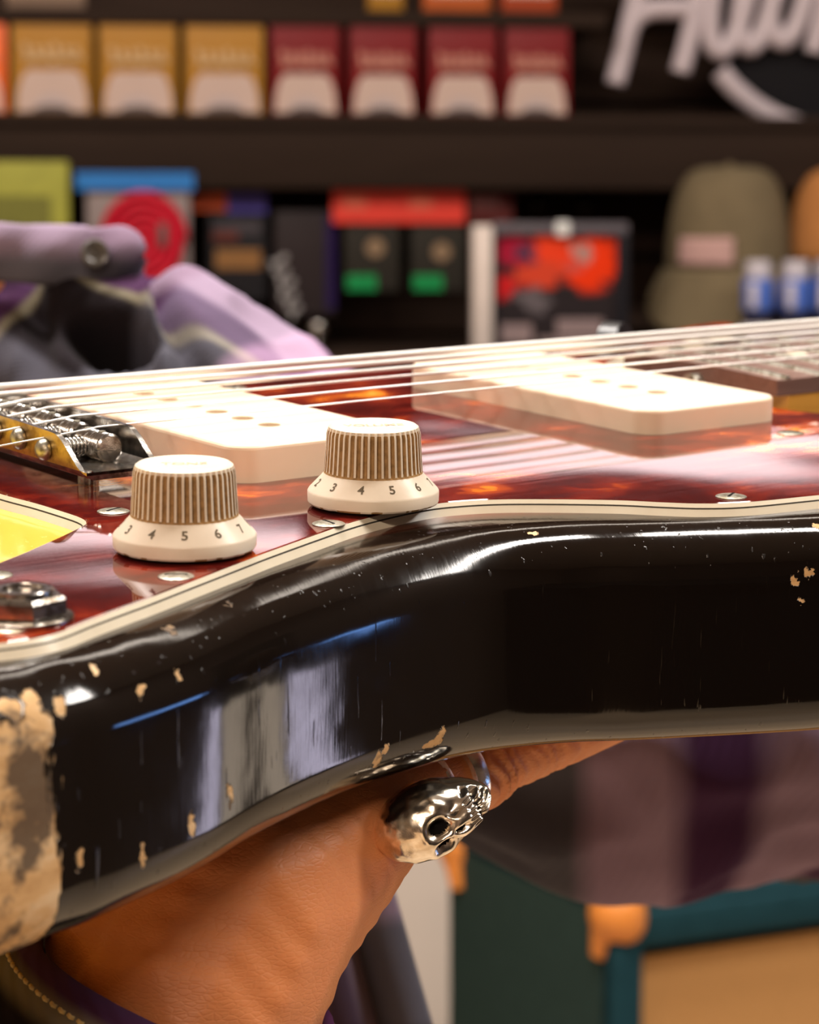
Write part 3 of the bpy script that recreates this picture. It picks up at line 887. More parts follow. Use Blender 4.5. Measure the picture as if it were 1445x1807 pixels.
# thumb lies along the back of the body, fingers run away from the lens underneath it
T_RING = gz(752, 1384, -60.0); T_KN = gz(858, 1318, -56.5); T_TIP = gz(1075, 1250, -54.0); T_MID = gz(965, 1283, -54.8)
T_B = gz(640, 1440, -61); T_C = at(540, 1500, 0.503)
WR = at(338, 1775, 0.484); WR2 = at(300, 1990, 0.494); WR3 = at(265, 2250, 0.506)
HEEL = at(428, 1595, 0.490); ULN = at(255, 1655, 0.494)
PALM = gz(470, 1440, -66); PALM2 = gz(330, 1500, -68)
chains = [
    [(WR3, .031), (WR2, .0275), (WR, .0245), (HEEL, .0235), (T_C, .0195), (T_B, .0140), (T_RING, .0106), (T_KN, .0112), (T_MID, .0098), (T_TIP, .0080)],
    [(WR2, .024), (WR, .0235), (ULN, .0195), (PALM2, .017)],
    [(HEEL, .022), (PALM, .0175)],
    [(PALM, .017), (PALM2, .017)],
]
FAN = []
for k, (ln, ang) in enumerate(((70, 0.30), (78, 0.12), (73, -0.05), (58, -0.24))):
    t_ = k/3
    p0 = (GWI @ PALM).lerp(GWI @ PALM2, t_)*1000
    d0 = Vector((math.sin(0.62+ang), math.cos(0.62+ang), 0))
    base = p0 + d0*34; base.z = -46.6-12.5
    q1 = base + d0*ln*0.46; q1.z = -46.6-9.5
    q2 = base + d0*ln*0.76; q2.z = -46.6-8.2
    q3 = base + d0*ln; q3.z = -46.6-7.2
    chains.append([(g2w(p0), .0165), (g2w(base), .0115), (g2w(q1), .0095), (g2w(q2), .0085), (g2w(q3), .0072)])
AX = (T_TIP - T_RING).normalized()
def wrinkle(co, no):
    P = np.array(T_RING); A = np.array(AX)
    s = (co - P) @ A                                   # metres along the thumb from the ring
    rel = (co - P) - np.outer(s, A); rad = np.linalg.norm(rel, axis=1)
    on = (rad < 0.017)
    wob = 0.0014*np.sin(rel[:, 2]*420) + 0.0007*np.sin(rel[:, 0]*700 + s*500) + 0.25*rel[:, 2]
    x = s + wob
    d = np.zeros(len(s))
    for c, w, a in ((0.0105, 0.0014, 0.0022), (0.0140, 0.0013, 0.0026), (0.0176, 0.0013, 0.0022), (0.0208, 0.0011, 0.0014), (0.0232, 0.0010, 0.0008), (0.0258, 0.0009, 0.0006), (0.0290, 0.0009, 0.0007), (0.0312, 0.0009, 0.0006), (0.0352, 0.0009, 0.0006)):
        d -= a*np.exp(-((x-c)/w)**2)
    d += 0.0020*np.exp(-((x-0.012)/0.007)**2)
    d *= on*(0.78 + 0.22*np.sin(rel[:, 2]*350 + s*260))
    # tendons, veins and wrist creases
    q = co @ np.array((60.0, 35.0, 20.0))
    d += 0.00012*np.sin(q*2.0 + 6*np.sin(co[:, 0]*40))*(~on)
    return co + no*d[:, None]
hand = child_fix(blob('hand', chains, SKIN, None, voxel=0.0009, smooth=14, post=wrinkle))

# skull ring on the thumb
ring = empty('skull_ring'); ring.location = T_RING
tag(ring, 'chunky silver skull ring worn on the thumb under the guitar body', 'ring')
def cw(x, y, z): return (CR*x - CU*y + CF*z)           # camera-aligned direction (right, down, forward)
UPD = cw(-0.90, 0.42, -0.05).normalized()              # towards the top of the cranium
FCE = cw(0.30, 0.46, -0.83); FCE = (FCE - UPD*FCE.dot(UPD)).normalized()
SID = UPD.cross(FCE)
SKC = at(757, 1446, 0.4985 - 0.006) - T_RING
def skull():
    bm = bmesh.new(); bmesh.ops.create_icosphere(bm, subdivisions=6, radius=1.0)
    mi = {}
    for v in bm.verts:
        x, y, z = v.co                      # x side, y face, z up
        r = 1.0
        jaw = max(0.0, -z-0.15)
        sx = 0.80 - 0.30*min(1, jaw*1.3); sy = 0.86 + 0.06*jaw; sz = 1.0 + 0.18*jaw
        back = max(0.0, -y); sy += 0.10*back
        p = Vector((x*sx, y*sy, z*sz))
        pit = 0.0; dark = 0.0
        for ex in (-0.34, 0.34):
            dd = ((x-ex)/0.235)**2 + ((z+0.10)/0.22)**2
            if y > 0: pit += 0.42*math.exp(-dd**1.6); dark = max(dark, math.exp(-dd**1.6))
            br_ = ((x-ex)/0.26)**2 + ((z-0.16)/0.08)**2
            if y > 0: pit -= 0.07*math.exp(-br_)
        dn = (x/0.10)**2 + ((z+0.44)/0.13)**2
        if y > 0: pit += 0.20*math.exp(-dn); dark = max(dark, 0.9*math.exp(-dn))
        if y > 0 and -0.98 < z < -0.62:
            tt = 0.5+0.5*math.cos(x*38); pit += 0.07*(1-tt)**2 + 0.09*math.exp(-((z+0.80)/0.03)**2); dark = max(dark, 0.75*math.exp(-((z+0.80)/0.025)**2))
        for ex in (-0.62, 0.62):
            pit += 0.16*math.exp(-(((x-ex)/0.16)**2 + ((z+0.42)/0.18)**2)) if y > -0.3 else 0
        pit += 0.02*noise.noise(Vector((x, y, z))*5)
        nrm = Vector((x, y, z))
        v.co = p - nrm*pit
        mi[v.index] = dark
    V = [(SID*(v.co.x*.0090) + FCE*(v.co.y*.0090) + UPD*(v.co.z*.0111)) + SKC for v in bm.verts]
    F = [tuple(q.index for q in f.verts) for f in bm.faces]
    FM = [1 if sum(mi[i] for i in f)/3 > 0.45 else 0 for f in F]
    bm.free(); return V, F, FM
V, F, FM = skull()
mesh_obj('skull', V, F, [SILVER, BLACKPIT], ring, smooth=True, fm=FM)
# split shank: two straps that run from the skull round the thumb
AXN = (T_KN - T_RING).normalized()
b1 = (SKC - AXN*SKC.dot(AXN)).normalized(); b2 = AXN.cross(b1)
for off, tilt, w in ((-0.0052, -0.35, 0.0015), (0.0046, 0.35, 0.0015)):
    V, F = [], []
    n = 56
    for k in range(n):
        a = 2*PI*k/n
        c0 = b1*math.cos(a) + b2*math.sin(a)
        ax = off*(0.35+0.65*math.cos(a)*0.5+0.3) + 0.004*tilt*math.sin(a)*0
        wv = w*(1.0+0.5*max(0, math.cos(a)))
        R0, R1 = 0.0104, 0.0118
        for rr, dx in ((R0, -wv), (R1, -wv*0.8), (R1+0.0004, 0), (R1, wv*0.8), (R0, wv)):
            V.append(c0*rr + AXN*(ax+dx))
    for k in range(n):
        for q in range(5): F.append((k*5+q, k*5+(q+1) % 5, ((k+1) % n)*5+(q+1) % 5, ((k+1) % n)*5+q))
    mesh_obj('ring_strap', V, F, SILVER, ring, auto=50)

# ---- cloth
def cloth_tube(name, nodes, mat_, nseg=90, nring=72, fold=0.004, seed=0, thick=0.0014, flat=1.0, fold_fn=None, close=False, vscale=1.0, uvo=(0.0, 0.0), us=1.0):
    """sleeve along [(point, radius)], with folds and UVs in metres"""
    P = catmull([n[0] for n in nodes], 12, closed=False); Rr = catmull([(n[1], 0, 0) for n in nodes], 12, closed=False)
    m = len(P); PP, RR = [], []
    L = [0]
    for a, b in zip(P, P[1:]): L.append(L[-1]+(b-a).length)
    for k in range(nseg+1):
        s = L[-1]*k/nseg; j = max(i for i in range(m) if L[i] <= s+1e-9); j = min(j, m-2)
        t_ = (s-L[j])/max(L[j+1]-L[j], 1e-9)
        PP.append(P[j].lerp(P[j+1], t_)); RR.append(Rr[j].x+(Rr[j+1].x-Rr[j].x)*t_)
    T = [(PP[min(i+1, nseg)]-PP[max(i-1, 0)]).normalized() for i in range(nseg+1)]
    ref = CF; nrm = (ref - T[0]*ref.dot(T[0])).normalized()
    V, UV = [], []
    for i in range(nseg+1):
        nrm = (nrm - T[i]*nrm.dot(T[i])).normalized(); b = T[i].cross(nrm)
        for k in range(nring):
            a = 2*PI*k/nring
            d = nrm*math.cos(a) + b*math.sin(a)
            s = L[-1]*i/nseg
            q = Vector((math.cos(a)*1.3 + seed, math.sin(a)*1.3, s*18))
            h = fold*(noise.noise(q)*1.1 + 0.8*noise.noise(Vector((math.cos(a)*2.4, math.sin(a)*2.4+seed*3, s*42+a*0.8))) - 0.8*abs(noise.noise(q*2.1)))
            if fold_fn: h += fold_fn(i/nseg, a, PP[i]+d*RR[i])
            V.append(PP[i] + d*(RR[i]+h)); UV.append((a*RR[len(RR)//2]*us + uvo[0], s*vscale + uvo[1]))
    F = []
    for i in range(nseg):
        for k in range(nring): F.append((i*nring+k, i*nring+(k+1) % nring, (i+1)*nring+(k+1) % nring, (i+1)*nring+k))
    if close:
        F.append(tuple(range(nring-1, -1, -1))); F.append(tuple(nseg*nring+k for k in range(nring)))
    o = mesh_obj(name, V, F, mat_, None, smooth=True)
    ul = o.data.uv_layers.new(name='UVMap')
    RM = RR[len(RR)//2]
    for poly in o.data.polygons:
        ks = [vi % nring for vi in poly.vertices]
        wrap = (max(ks)-min(ks) > nring/2) and len(ks) == 4
        for li, vi in zip(poly.loop_indices, poly.vertices):
            u_, v_ = UV[vi]
            if wrap and vi % nring == 0: u_ += 2*PI*RM*us
            ul.data[li].uv = (u_, v_)
    if thick:
        md = o.modifiers.new('thickness', 'SOLIDIFY'); md.thickness = thick; md.offset = -1
    return child_fix(o)
STITCH = mat('yellow_seam_thread', (0.46, 0.33, 0.13), 0.8, vary=0.3, scale=900)

# cuff and sleeve of the supporting arm (lower left corner)
cu_ax = (HEEL - WR2).normalized()
cuff_top = at(332, 1728, 0.483); cuff_bot = at(190, 2100, 0.4885)
axc = (cuff_top-cuff_bot).normalized()
sl = cloth_tube('sleeve', [(cuff_bot - axc*0.26, .060), (cuff_bot - axc*0.12, .057), (cuff_bot - axc*0.02, .052), (cuff_bot, .0475)], PLAID, fold=.006, seed=4, uvo=(-0.012, -0.035), us=0.3)
cuff = cloth_tube('cuff', [(cuff_bot - axc*0.004, .0460), (cuff_bot.lerp(cuff_top, 0.35), .0440), (cuff_bot.lerp(cuff_top, 0.7), .0385), (cuff_bot.lerp(cuff_top, 0.9), .0325), (cuff_top, .0292)], PLAID, nseg=24, fold=.0012, seed=2, thick=.0028, uvo=(-0.007, -0.036), us=0.3)
# row of seam stitches just below the rim of the cuff
vx = (CF - axc*CF.dot(axc)).normalized(); vy = axc.cross(vx)
for row, dz in ((0, -0.0040),):
    V, F = [], []
    for k in range(96):
        a = 2*PI*k/96; a2_ = a + 2*PI/96*0.62
        p0 = cuff_top + axc*dz + (vx*math.cos(a)+vy*math.sin(a))*0.0337; p1 = cuff_top + axc*dz + (vx*math.cos(a2_)+vy*math.sin(a2_))*0.0337
        tv, tf = tube([p0, (p0+p1)/2 + ((p0+p1)/2-cuff_top).normalized()*0.0003, p1], 0.00042, 5)
        o_ = len(V); V += tv; F += [tuple(i+o_ for i in f) for f in tf]
    st = mesh_obj('seam_stitching', V, F, STITCH, cuff, smooth=True); st['kind'] = 'stuff'

# the other arm: upper arm from the right, elbow behind the guitar, forearm up to the left
D0 = 0.86
def hollow(t_, a, p):
    d = p - CAM; z = d.dot(CF); u = W/2 + FPX*d.dot(CR)/z; v = H/2 - FPX*d.dot(CU)/z
    h = 0.0
    if z < 0.90:
        e = ((u-195 + (v-585)*0.35)/92)**2 + ((v-590 - (u-190)*0.28)/50)**2
        h -= 0.034/(1+math.exp(min(60.0, (e-1)*6)))
        e2 = ((u-60)/26)**2 + ((v-560)/120)**2
        h -= 0.006*math.exp(-e2)
        h -= 0.010*math.exp(-(((u-305-(v-560)*0.45)/22)**2))*(1 if v > 470 else 0)
        h += 0.006*math.exp(-(((u-270-(v-560)*0.20)/10)**2))*(1 if 480 < v < 690 else 0)
    return h
cloth_tube('sleeve', [(at(1900, 1150, 0.93), .075), (at(1600, 1225, 0.86), .064), (at(1290, 1250, 0.82), .058), (at(1000, 1250, 0.82), .053), (at(860, 1160, 0.83), .048), (at(760, 1080, 0.84), .044)],
           PLAID, nseg=150, nring=110, fold=.009, seed=1, uvo=(-0.015, 0.01), us=0.25)  # plaid stretched onto its charcoal band, painting shade into the upper arm
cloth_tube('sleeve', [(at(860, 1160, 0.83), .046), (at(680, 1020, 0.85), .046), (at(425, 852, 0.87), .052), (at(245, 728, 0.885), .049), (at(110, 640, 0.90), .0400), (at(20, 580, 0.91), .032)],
           PLAID, nseg=150, nring=110, fold=.006, seed=1, fold_fn=hollow, uvo=(0.0, 0.263))  # plaid offset drops charcoal into the hollow, deepening its shade with colour
# shirt cuff: a band whose rounded, buttoned end shows
def band_cuff():
    V, UV, F = [], [], []
    n = 110; m_ = 12
    for k in range(n+1):
        t_ = k/n; u = -330 + (250+330)*t_
        edge = min(1.0, (250-u)/46.0); hh = 47*math.sqrt(max(0.03, 1-(1-edge)**2))
        cv = 445 + 5*math.sin(u*0.012) + (3 if u > 150 else 0)
        dep = 0.868 + 0.030*((u-110)/300.0)**2
        for q in range(m_+1):
            s_ = q/m_-0.5
            bul = -0.004*(1-(2*s_)**2) + 0.0012*math.sin(u*0.05+s_*4)
            V.append(at(u, cv + s_*2*hh, dep + bul + s_*0.004)); UV.append((t_*0.11+0.068, s_*hh/5200*2+0.080))
    for k in range(n):
        for q in range(m_): F.append((k*(m_+1)+q, k*(m_+1)+q+1, (k+1)*(m_+1)+q+1, (k+1)*(m_+1)+q))
    o = mesh_obj('cuff', V, F, PLAID, None, smooth=True)
    ul = o.data.uv_layers.new(name='UVMap')
    for poly in o.data.polygons:
        for li, vi in zip(poly.loop_indices, poly.vertices): ul.data[li].uv = UV[vi]
    md = o.modifiers.new('thickness', 'SOLIDIFY'); md.thickness = 0.004; md.offset = 0
    return child_fix(o)
cuff2 = band_cuff()
bt = at(167, 447, 0.8605)
PEARL = mat('smoky_button', (0.10, 0.09, 0.08), 0.18, vary=0.5, scale=500)
V, F = lathe([(0.0001, 0.0008), (0.0022, 0.0008), (0.0030, 0.0016), (0.0041, 0.0019), (0.0047, 0.0012), (0.0048, 0.0), (0.0044, -0.0008), (0.0001, -0.0008)], 32)
bn = mesh_obj('button', [cw(1, 0, 0.25).normalized()*x + cw(0, 1, 0.05).normalized()*y - cw(-0.2, 0, 1).normalized()*z + bt for x, y, z in V], F, PEARL, None, auto=40)
child_fix(bn)
# hanging shirt front seen below the guitar
def shirt_front():
    V, UV, F = [], [], []
    nu, nv = 60, 80
    for j in range(nv+1):
        v = 1330 + (2150-1330)*j/nv
        ur = 668 + (v-1530)*0.285
        for i in range(nu+1):
            t_ = i/nu
            u = ur - (1-t_)*460
            dep = 0.74 + 0.012*math.sin(t_*9 + j*0.02) + 0.006*math.sin(t_*23+1) + (0.02*(t_-0.9)*10 if t_ > 0.9 else 0)
            V.append(at(u, v, dep)); UV.append((t_*0.20+0.1065, j/nv*0.16*1.0+0.022))
    for j in range(nv):
        for i in range(nu): F.append((j*(nu+1)+i, j*(nu+1)+i+1, (j+1)*(nu+1)+i+1, (j+1)*(nu+1)+i))
    o = mesh_obj('shirt_front', V, F, PLAID, None, smooth=True)
    ul = o.data.uv_layers.new(name='UVMap')
    for poly in o.data.polygons:
        for li, vi in zip(poly.loop_indices, poly.vertices): ul.data[li].uv = UV[vi]
    md = o.modifiers.new('thickness', 'SOLIDIFY'); md.thickness = 0.003
    return child_fix(o)
shirt_front()
# the far hand leaves the cuff beyond the left edge of the picture
HB = at(30, 520, 0.905); h1 = at(-60, 500, 0.90); h2 = at(-190, 520, 0.885); h3 = at(-300, 545, 0.87)
ch2 = [[(HB, .024), (h1, .024), (h2, .026), (h3, .023)]]
for k in range(4):
    b0 = h3 + cw(0, (k-1.5)*0.016, (k-1.5)*0.004)
    ch2.append([(h3.lerp(b0, 0.6), .014), (b0 + cw(-0.03, 0.004, 0), .0098), (b0 + cw(-0.055, 0.012, -0.01), .0085), (b0 + cw(-0.070, 0.024, -0.014), .0075)])
ch2.append([(h2, .018), (h2 + cw(-0.02, 0.03, -0.02), .012), (h2 + cw(-0.045, 0.038, -0.03), .0095), (h2 + cw(-0.065, 0.040, -0.034), .008)])
child_fix(blob('hand', ch2, SKIN, None, voxel=0.002, smooth=6))

# ================================================================== shop shelves and stock
SHO = 0.20                                             # shelf depth
def wall_empty(name, s, off, z):
    o = empty(name, wpt(s, off, z), WYAW); return o
def wbox(name, c, s, m, parent, bevel=0.0):
    """box in a wall-aligned local frame: x along wall, y into wall, z up"""
    return box(name, c, s, m, parent, bevel=bevel)

# main shelf: board with a deep fascia
s0, zt1 = wp(0, 199, SHO); _, zf1 = wp(0, 319, SHO)
sh = wall_empty('wall_shelf', 0.0, 0, zt1); tag(sh, 'dark wooden wall shelf with deep front board holding the string packs', 'shelf')
wbox('shelf_board', (0, -SHO/2, -0.011), (3.6, SHO, 0.022), SHELFM, sh, 0.002)
wbox('front_board', (0, -SHO+0.009, (zf1-zt1)/2-0.008), (3.6, 0.018, zt1-zf1), SHELFM, sh, 0.002)
_, zu = wp(0, 12, SHO)
sh2 = wall_empty('wall_shelf', -0.55, 0, zu); tag(sh2, 'thin dark wall shelf above the yellow and red string packs', 'shelf')
wbox('shelf_board', (0, -SHO/2, -0.009), (1.52, SHO, 0.018), SHELFM, sh2, 0.002)
_, zl = wp(900, 622, 0.34)
sh3 = wall_empty('display_counter', 0.0, 0, 0.0); tag(sh3, 'dark brown display counter below the hanging packs', 'counter')
wbox('counter_top', (0, -0.20, zl-0.015), (3.6, 0.40, 0.03), SHELFM, sh3, 0.003)
wbox('counter_front', (0, -0.36, (zl-0.03)/2), (3.5, 0.02, zl-0.03), SHELFM, sh3)

# ---- string packs
YEL = mat('mustard_card', (0.34, 0.155, 0.018), 0.5, vary=0.1, scale=30)
YEL2 = mat('pale_mustard_print', (0.58, 0.38, 0.19), 0.5)
RED = mat('dark_red_card', (0.15, 0.003, 0.004), 0.5, vary=0.1, scale=30)
ORG = mat('orange_card', (0.75, 0.12, 0.01), 0.5)
WHT = mat('off_white_print', (0.47, 0.34, 0.285), 0.5, vary=0.06, scale=30)
REDL = mat('pale_red_print', (0.52, 0.22, 0.165), 0.5)
GREYE = mat('grey_emblem_print', (0.42, 0.33, 0.31), 0.5)
DKE = mat('dark_emblem_print', (0.10, 0.08, 0.075), 0.5)
def script_path(w, h, n, c):
    """a joined-up handwriting stroke of n loops"""
    out = []
    for k in range(n*14+1):
        t_ = k/(n*14); a = 2*PI*n*t_
        amp = h*(0.95 if t_ < 1/n or (0.45 < t_ < 0.62) else 0.62)/2
        out.append((c[0] + w*(t_-0.5) + w/n*0.30*math.sin(a) + 0.30*amp*math.cos(a), c[1], c[2] - amp*math.cos(a)))
    return out
def string_pack(u0, u1, v0, v1, card, script, label, group):
    off = SHO-0.004
    sa, zb = wp(u0, v1, off); sb, _ = wp(u1, v1, off); _, zt = wp((u0+u1)/2, v0, off)
    w, h, d = sb-sa, zt-zt1, 0.018
    t = wall_empty('string_pack', (sa+sb)/2, off-d/2, zt1); tag(t, label, 'string pack', group)
    wbox('card', (0, 0, h/2), (w, d, h), card, t, 0.0015)
    y = -d/2-0.0005
    def plate(nm, pts, m, y_, th=0.0008):
        bm = bmesh.new(); a = [bm.verts.new((x, y_, z)) for x, z in pts]; b = [bm.verts.new((x, y_-th, z)) for x, z in pts]
        for k in range(len(pts)): bm.faces.new((a[k], a[(k+1) % len(pts)], b[(k+1) % len(pts)], b[k]))
        bm.faces.new(b); bm.faces.new(a[::-1]); return bm_obj(nm, bm, m, t)
    hw = w*0.45
    plate('printed_panel', [(-hw, 0.002), (hw, 0.002), (hw*0.95, h*0.22), (hw*0.80, h*0.39), (hw*0.62, h*0.44), (-hw*0.62, h*0.44), (-hw*0.80, h*0.39), (-hw*0.95, h*0.22)], WHT, y)
    em = plate('emblem', [(w*0.25*math.cos(a), 0.003+h*0.17*math.sin(a)) for a in [PI*k/16 for k in range(17)]], GREYE, y-0.001)
    e2 = plate('emblem_foot', [(w*0.23*math.cos(a), 0.003+h*0.055*math.sin(a)) for a in [PI*k/16 for k in range(17)]], DKE, y-0.002)
    V, F = tube(script_path(w*0.74, h*0.17, 6, (0, y-0.001, h*0.605)), h*0.027, 6)
    mesh_obj('script_mark', V, F, script, t, smooth=True)
    return t
g1 = 'yellow string packs on the main shelf'
for u0, u1, v0, w_ in ((22, 163, 25, 'standing next to the bright orange pack'), (176, 312, 34, 'standing between two other mustard packs'), (327, 465, 39, 'standing next to a dark red pack')): string_pack(u0, u1, v0, 198, YEL, YEL2, 'mustard yellow string pack with white arched panel ' + w_, g1)
g2 = 'red string packs on the main shelf'
for u0, u1, v0, w_ in ((478, 600, 40, 'standing next to a mustard pack'), (617, 735, 44, 'second from the mustard packs'), (756, 876, 46, 'third from the mustard packs'), (890, 1004, 49, 'ending the row towards the script sign')): string_pack(u0, u1, v0, 200, RED, REDL, 'dark red string pack with white arched panel ' + w_, g2)
string_pack(-124, 12, 28, 198, ORG, REDL, 'bright orange string pack beside the yellow packs on the shelf', None)
# packs on the shelf above (only their feet show in the picture)
def plain_pack(u0, u1, card, label, h=0.115):
    off = SHO-0.01
    sa, _ = wp(u0, 10, off); sb, _ = wp(u1, 10, off)
    t = wall_empty('string_pack', (sa+sb)/2, off-0.012, zu); tag(t, label, 'string pack')
    wbox('card', (0, 0, h/2), (sb-sa, 0.018, h), card, t, 0.0015)
    wbox('printed_panel', (0, -0.0098, h*0.36), ((sb-sa)*0.8, 0.0016, h*0.4), WHT, t)
BRN = mat('brown_card', (0.20, 0.13, 0.09), 0.6); ORB = mat('burnt_orange_card', (0.42, 0.09, 0.02), 0.6); DRD = mat('deep_orange_card', (0.33, 0.05, 0.015), 0.6)
plain_pack(10, 150, BRN, 'brown string pack at the end of the upper thin shelf')
plain_pack(650, 712, YEL, 'narrow mustard pack on the upper thin shelf')
plain_pack(748, 866, ORB, 'burnt orange pack on the upper thin shelf')
plain_pack(886, 984, DRD, 'deep orange pack at the far end of the upper thin shelf')

# ---- hanging packs and boxes below the shelf
def flat_pack(name, u0, u1, v0, v1, off, m, label, cat, d=0.02, group=None):
    sa, za = wp(u0, v0, off); sb, zb = wp(u1, v1, off); zm = zb
    t = wall_empty(name, (sa+sb)/2, off-d/2, zm); tag(t, label, cat, group)
    t['w'] = sb-sa; t['h'] = za-zb
    wbox('card', (0, 0, (za-zb)/2), (sb-sa, d, za-zb), m, t, 0.002)
    def sub(nm, a0, a1, b0, b1, mm, th=0.0012, k=1):
        s_a, z_a = wp(a0, b0, off); s_b, z_b = wp(a1, b1, off)
        return wbox(nm, ((s_a+s_b)/2-(sa+sb)/2, -d/2-th/2*k, (z_a+z_b)/2-zm), (s_b-s_a, th*k, z_a-z_b), mm, t)
    return t, sub
LIME = mat('lime_card', (0.27, 0.26, 0.035), 0.55, vary=0.25, scale=40); OLIV = mat('olive_print', (0.14, 0.135, 0.024), 0.6, vary=0.35, scale=120)
t, sub = flat_pack('accessory_box', -60, 124, 284, 560, 0.255, LIME, 'lime green box with olive label hanging beside the blue topped pack', 'box', 0.05)
sub('label_panel', -40, 92, 345, 520, OLIV)
BLU = mat('bright_blue_card', (0.022, 0.15, 0.42), 0.5); GRC = mat('grey_brown_card', (0.22, 0.17, 0.16), 0.6); CRIM = mat('crimson_cable', (0.44, 0.003, 0.018), 0.45)
t, sub = flat_pack('cable_pack', 152, 337, 332, 600, 0.222, GRC, 'grey card pack with blue header and coiled crimson cable', 'cable pack', 0.006)
sub('header', 133, 342, 304, 336, BLU, 0.006)
sc, zc = wp(252, 424, 0.222); s_, z_ = t.location, 0
loc_s = (t.location - WO).dot(WX)
pts = []
for k in range(0, 9*40+1):
    a = 2*PI*k/40; r = 0.047 - 0.0050*(k/40)
    pts.append((sc-loc_s + r*math.cos(a), -0.010-0.003*math.sin(a*0.5), zc-t.location.z + r*1.12*math.sin(a)))
V, F = tube(pts, 0.0046, 8); mesh_obj('cable_coil', V, F, CRIM, t, smooth=True)
sk, zk = wp(287, 415, 0.222); box('coil_hole_shade', (sk-loc_s, -0.017, zk-t.location.z), (0.010, 0.006, 0.026), DKE, t, bevel=0.002)  # dark block standing in for the shaded hole of the coil
DK1 = mat('charcoal_card', (0.020, 0.018, 0.019), 0.5); DPU = mat('violet_print', (0.05, 0.035, 0.20), 0.5); DOR = mat('rust_print', (0.42, 0.06, 0.015), 0.5); TAN = mat('dull_amber_print', (0.22, 0.10, 0.03), 0.55)
t, sub = flat_pack('accessory_pack', 366, 470, 376, 530, 0.165, DK1, 'dark pack with rust and violet header hanging left of the black pouch', 'pack', 0.014)
sub('header', 338, 400, 340, 372, DOR, 0.003); sub('header', 400, 470, 340, 376, DPU, 0.003); sub('print_line', 375, 460, 392, 412, mat('smoke_print', (0.06, 0.05, 0.055), 0.5)); sub('print_band', 380, 460, 440, 475, TAN); sub('print_band', 375, 420, 408, 425, mat('dark_rust_print', (0.10, 0.02, 0.012), 0.5), k=2)
t, sub = flat_pack('accessory_pouch', 484, 592, 372, 556, 0.165, mat('black_brown_pouch', (0.030, 0.022, 0.022), 0.35), 'black brown pouch with slanted white script beside the red topped packs', 'pouch', 0.014)
sub('purple_edge', 574, 592, 380, 545, mat('purple_edge_print', (0.020, 0.010, 0.05), 0.5))
sc, zc = wp(506, 505, 0.165); ls = (t.location-WO).dot(WX)
ca, sa_ = math.cos(-1.25), math.sin(-1.25)
V, F = tube([(sc-ls + x*ca-z*sa_, -0.0078, zc-t.location.z + x*sa_+z*ca) for x, _, z in script_path(0.075, 0.022, 5, (0, 0, 0))], 0.0022, 6)
mesh_obj('script_mark', V, F, mat('pale_grey_script', (0.34, 0.31, 0.30), 0.5), t)
REDH = mat('bright_red_header', (0.62, 0.022, 0.006), 0.5, vary=0.15, scale=60); GRN = mat('green_label', (0.004, 0.22, 0.055), 0.5); EMB = mat('tan_emblem', (0.22, 0.14, 0.08), 0.6); DKC = mat('olive_black_card', (0.028, 0.024, 0.019), 0.55)
for u, w_ in ((0, 'beside the black pouch'), (117, 'beside the white poster post')):
    t, sub = flat_pack('accessory_pack', 608+u, 705+u, 392, 514, 0.17, DKC, 'black card pack with red header and green label ' + w_, 'pack', 0.012, 'red headed packs on the wall')
    sub('header', 586+u, 703+u, 334, 394, REDH, 0.004)
    sub('header_logo', 605+u, 645+u, 345, 368, mat('faded_red_logo', (0.62, 0.10, 0.05), 0.5), k=2.6, th=0.002)
    sub('label', 612+u, 664+u, 485, 512, GRN)
    sc, zc = wp(662+u, 437+u*0.06, 0.17); ls = (t.location-WO).dot(WX)
    bm_obj('emblem', cyl_bm((sc-ls, -0.006, zc-t.location.z), (sc-ls, -0.0078, zc-t.location.z), 0.011, n=24), EMB, t)
t, sub = flat_pack('accessory_pack', 826, 905, 340, 392, 0.165, mat('maroon_card', (0.10, 0.018, 0.016), 0.55), 'small maroon pack hanging just above the framed poster', 'pack', 0.012)
sub('print_line', 830, 880, 350, 366, mat('dusty_rose_print', (0.24, 0.10, 0.10), 0.6))
for u, v, w_ in ((938, 370, 'next to the maroon pack'), (1022, 372, 'on the side of the caps')):
    sc, zc = wp(u, v, 0.08)
    t = wall_empty('peg_hook', sc, 0.0, zc); tag(t, 'grey metal peg hook above the framed poster ' + w_, 'hook', 'peg hooks above the poster')
    V, F = tube([(0, 0.0, 0.0), (0, -0.10, 0.0), (0, -0.125, 0.010)], 0.004, 10); mesh_obj('hook_wire', V, F, CHROME, t, smooth=True)
    bm_obj('hook_tip', cyl_bm((0, -0.122, 0.008), (0, -0.130, 0.012), 0.009, n=16), CHROME, t)
for u, v, nm in ((560, 582, 'round steel knob standing on the counter beside the plaid sleeve'),):
    sc, zc = wp(u, v, 0.22)
    t = wall_empty('steel_knob', sc, 0.22, zl); tag(t, nm, 'knob')
    V, F = lathe([(0.01*0.1, 0), (0.012, 0), (0.012, 0.004), (0.005, 0.008), (0.005, max(0.012, zc-zl-0.012)), (0.011, zc-zl-0.006), (0.0125, zc-zl), (0.010, zc-zl+0.008), (0.0001, zc-zl+0.011)], 24)
    mesh_obj('steel_knob_body', V, F, CHROME, t, auto=50)

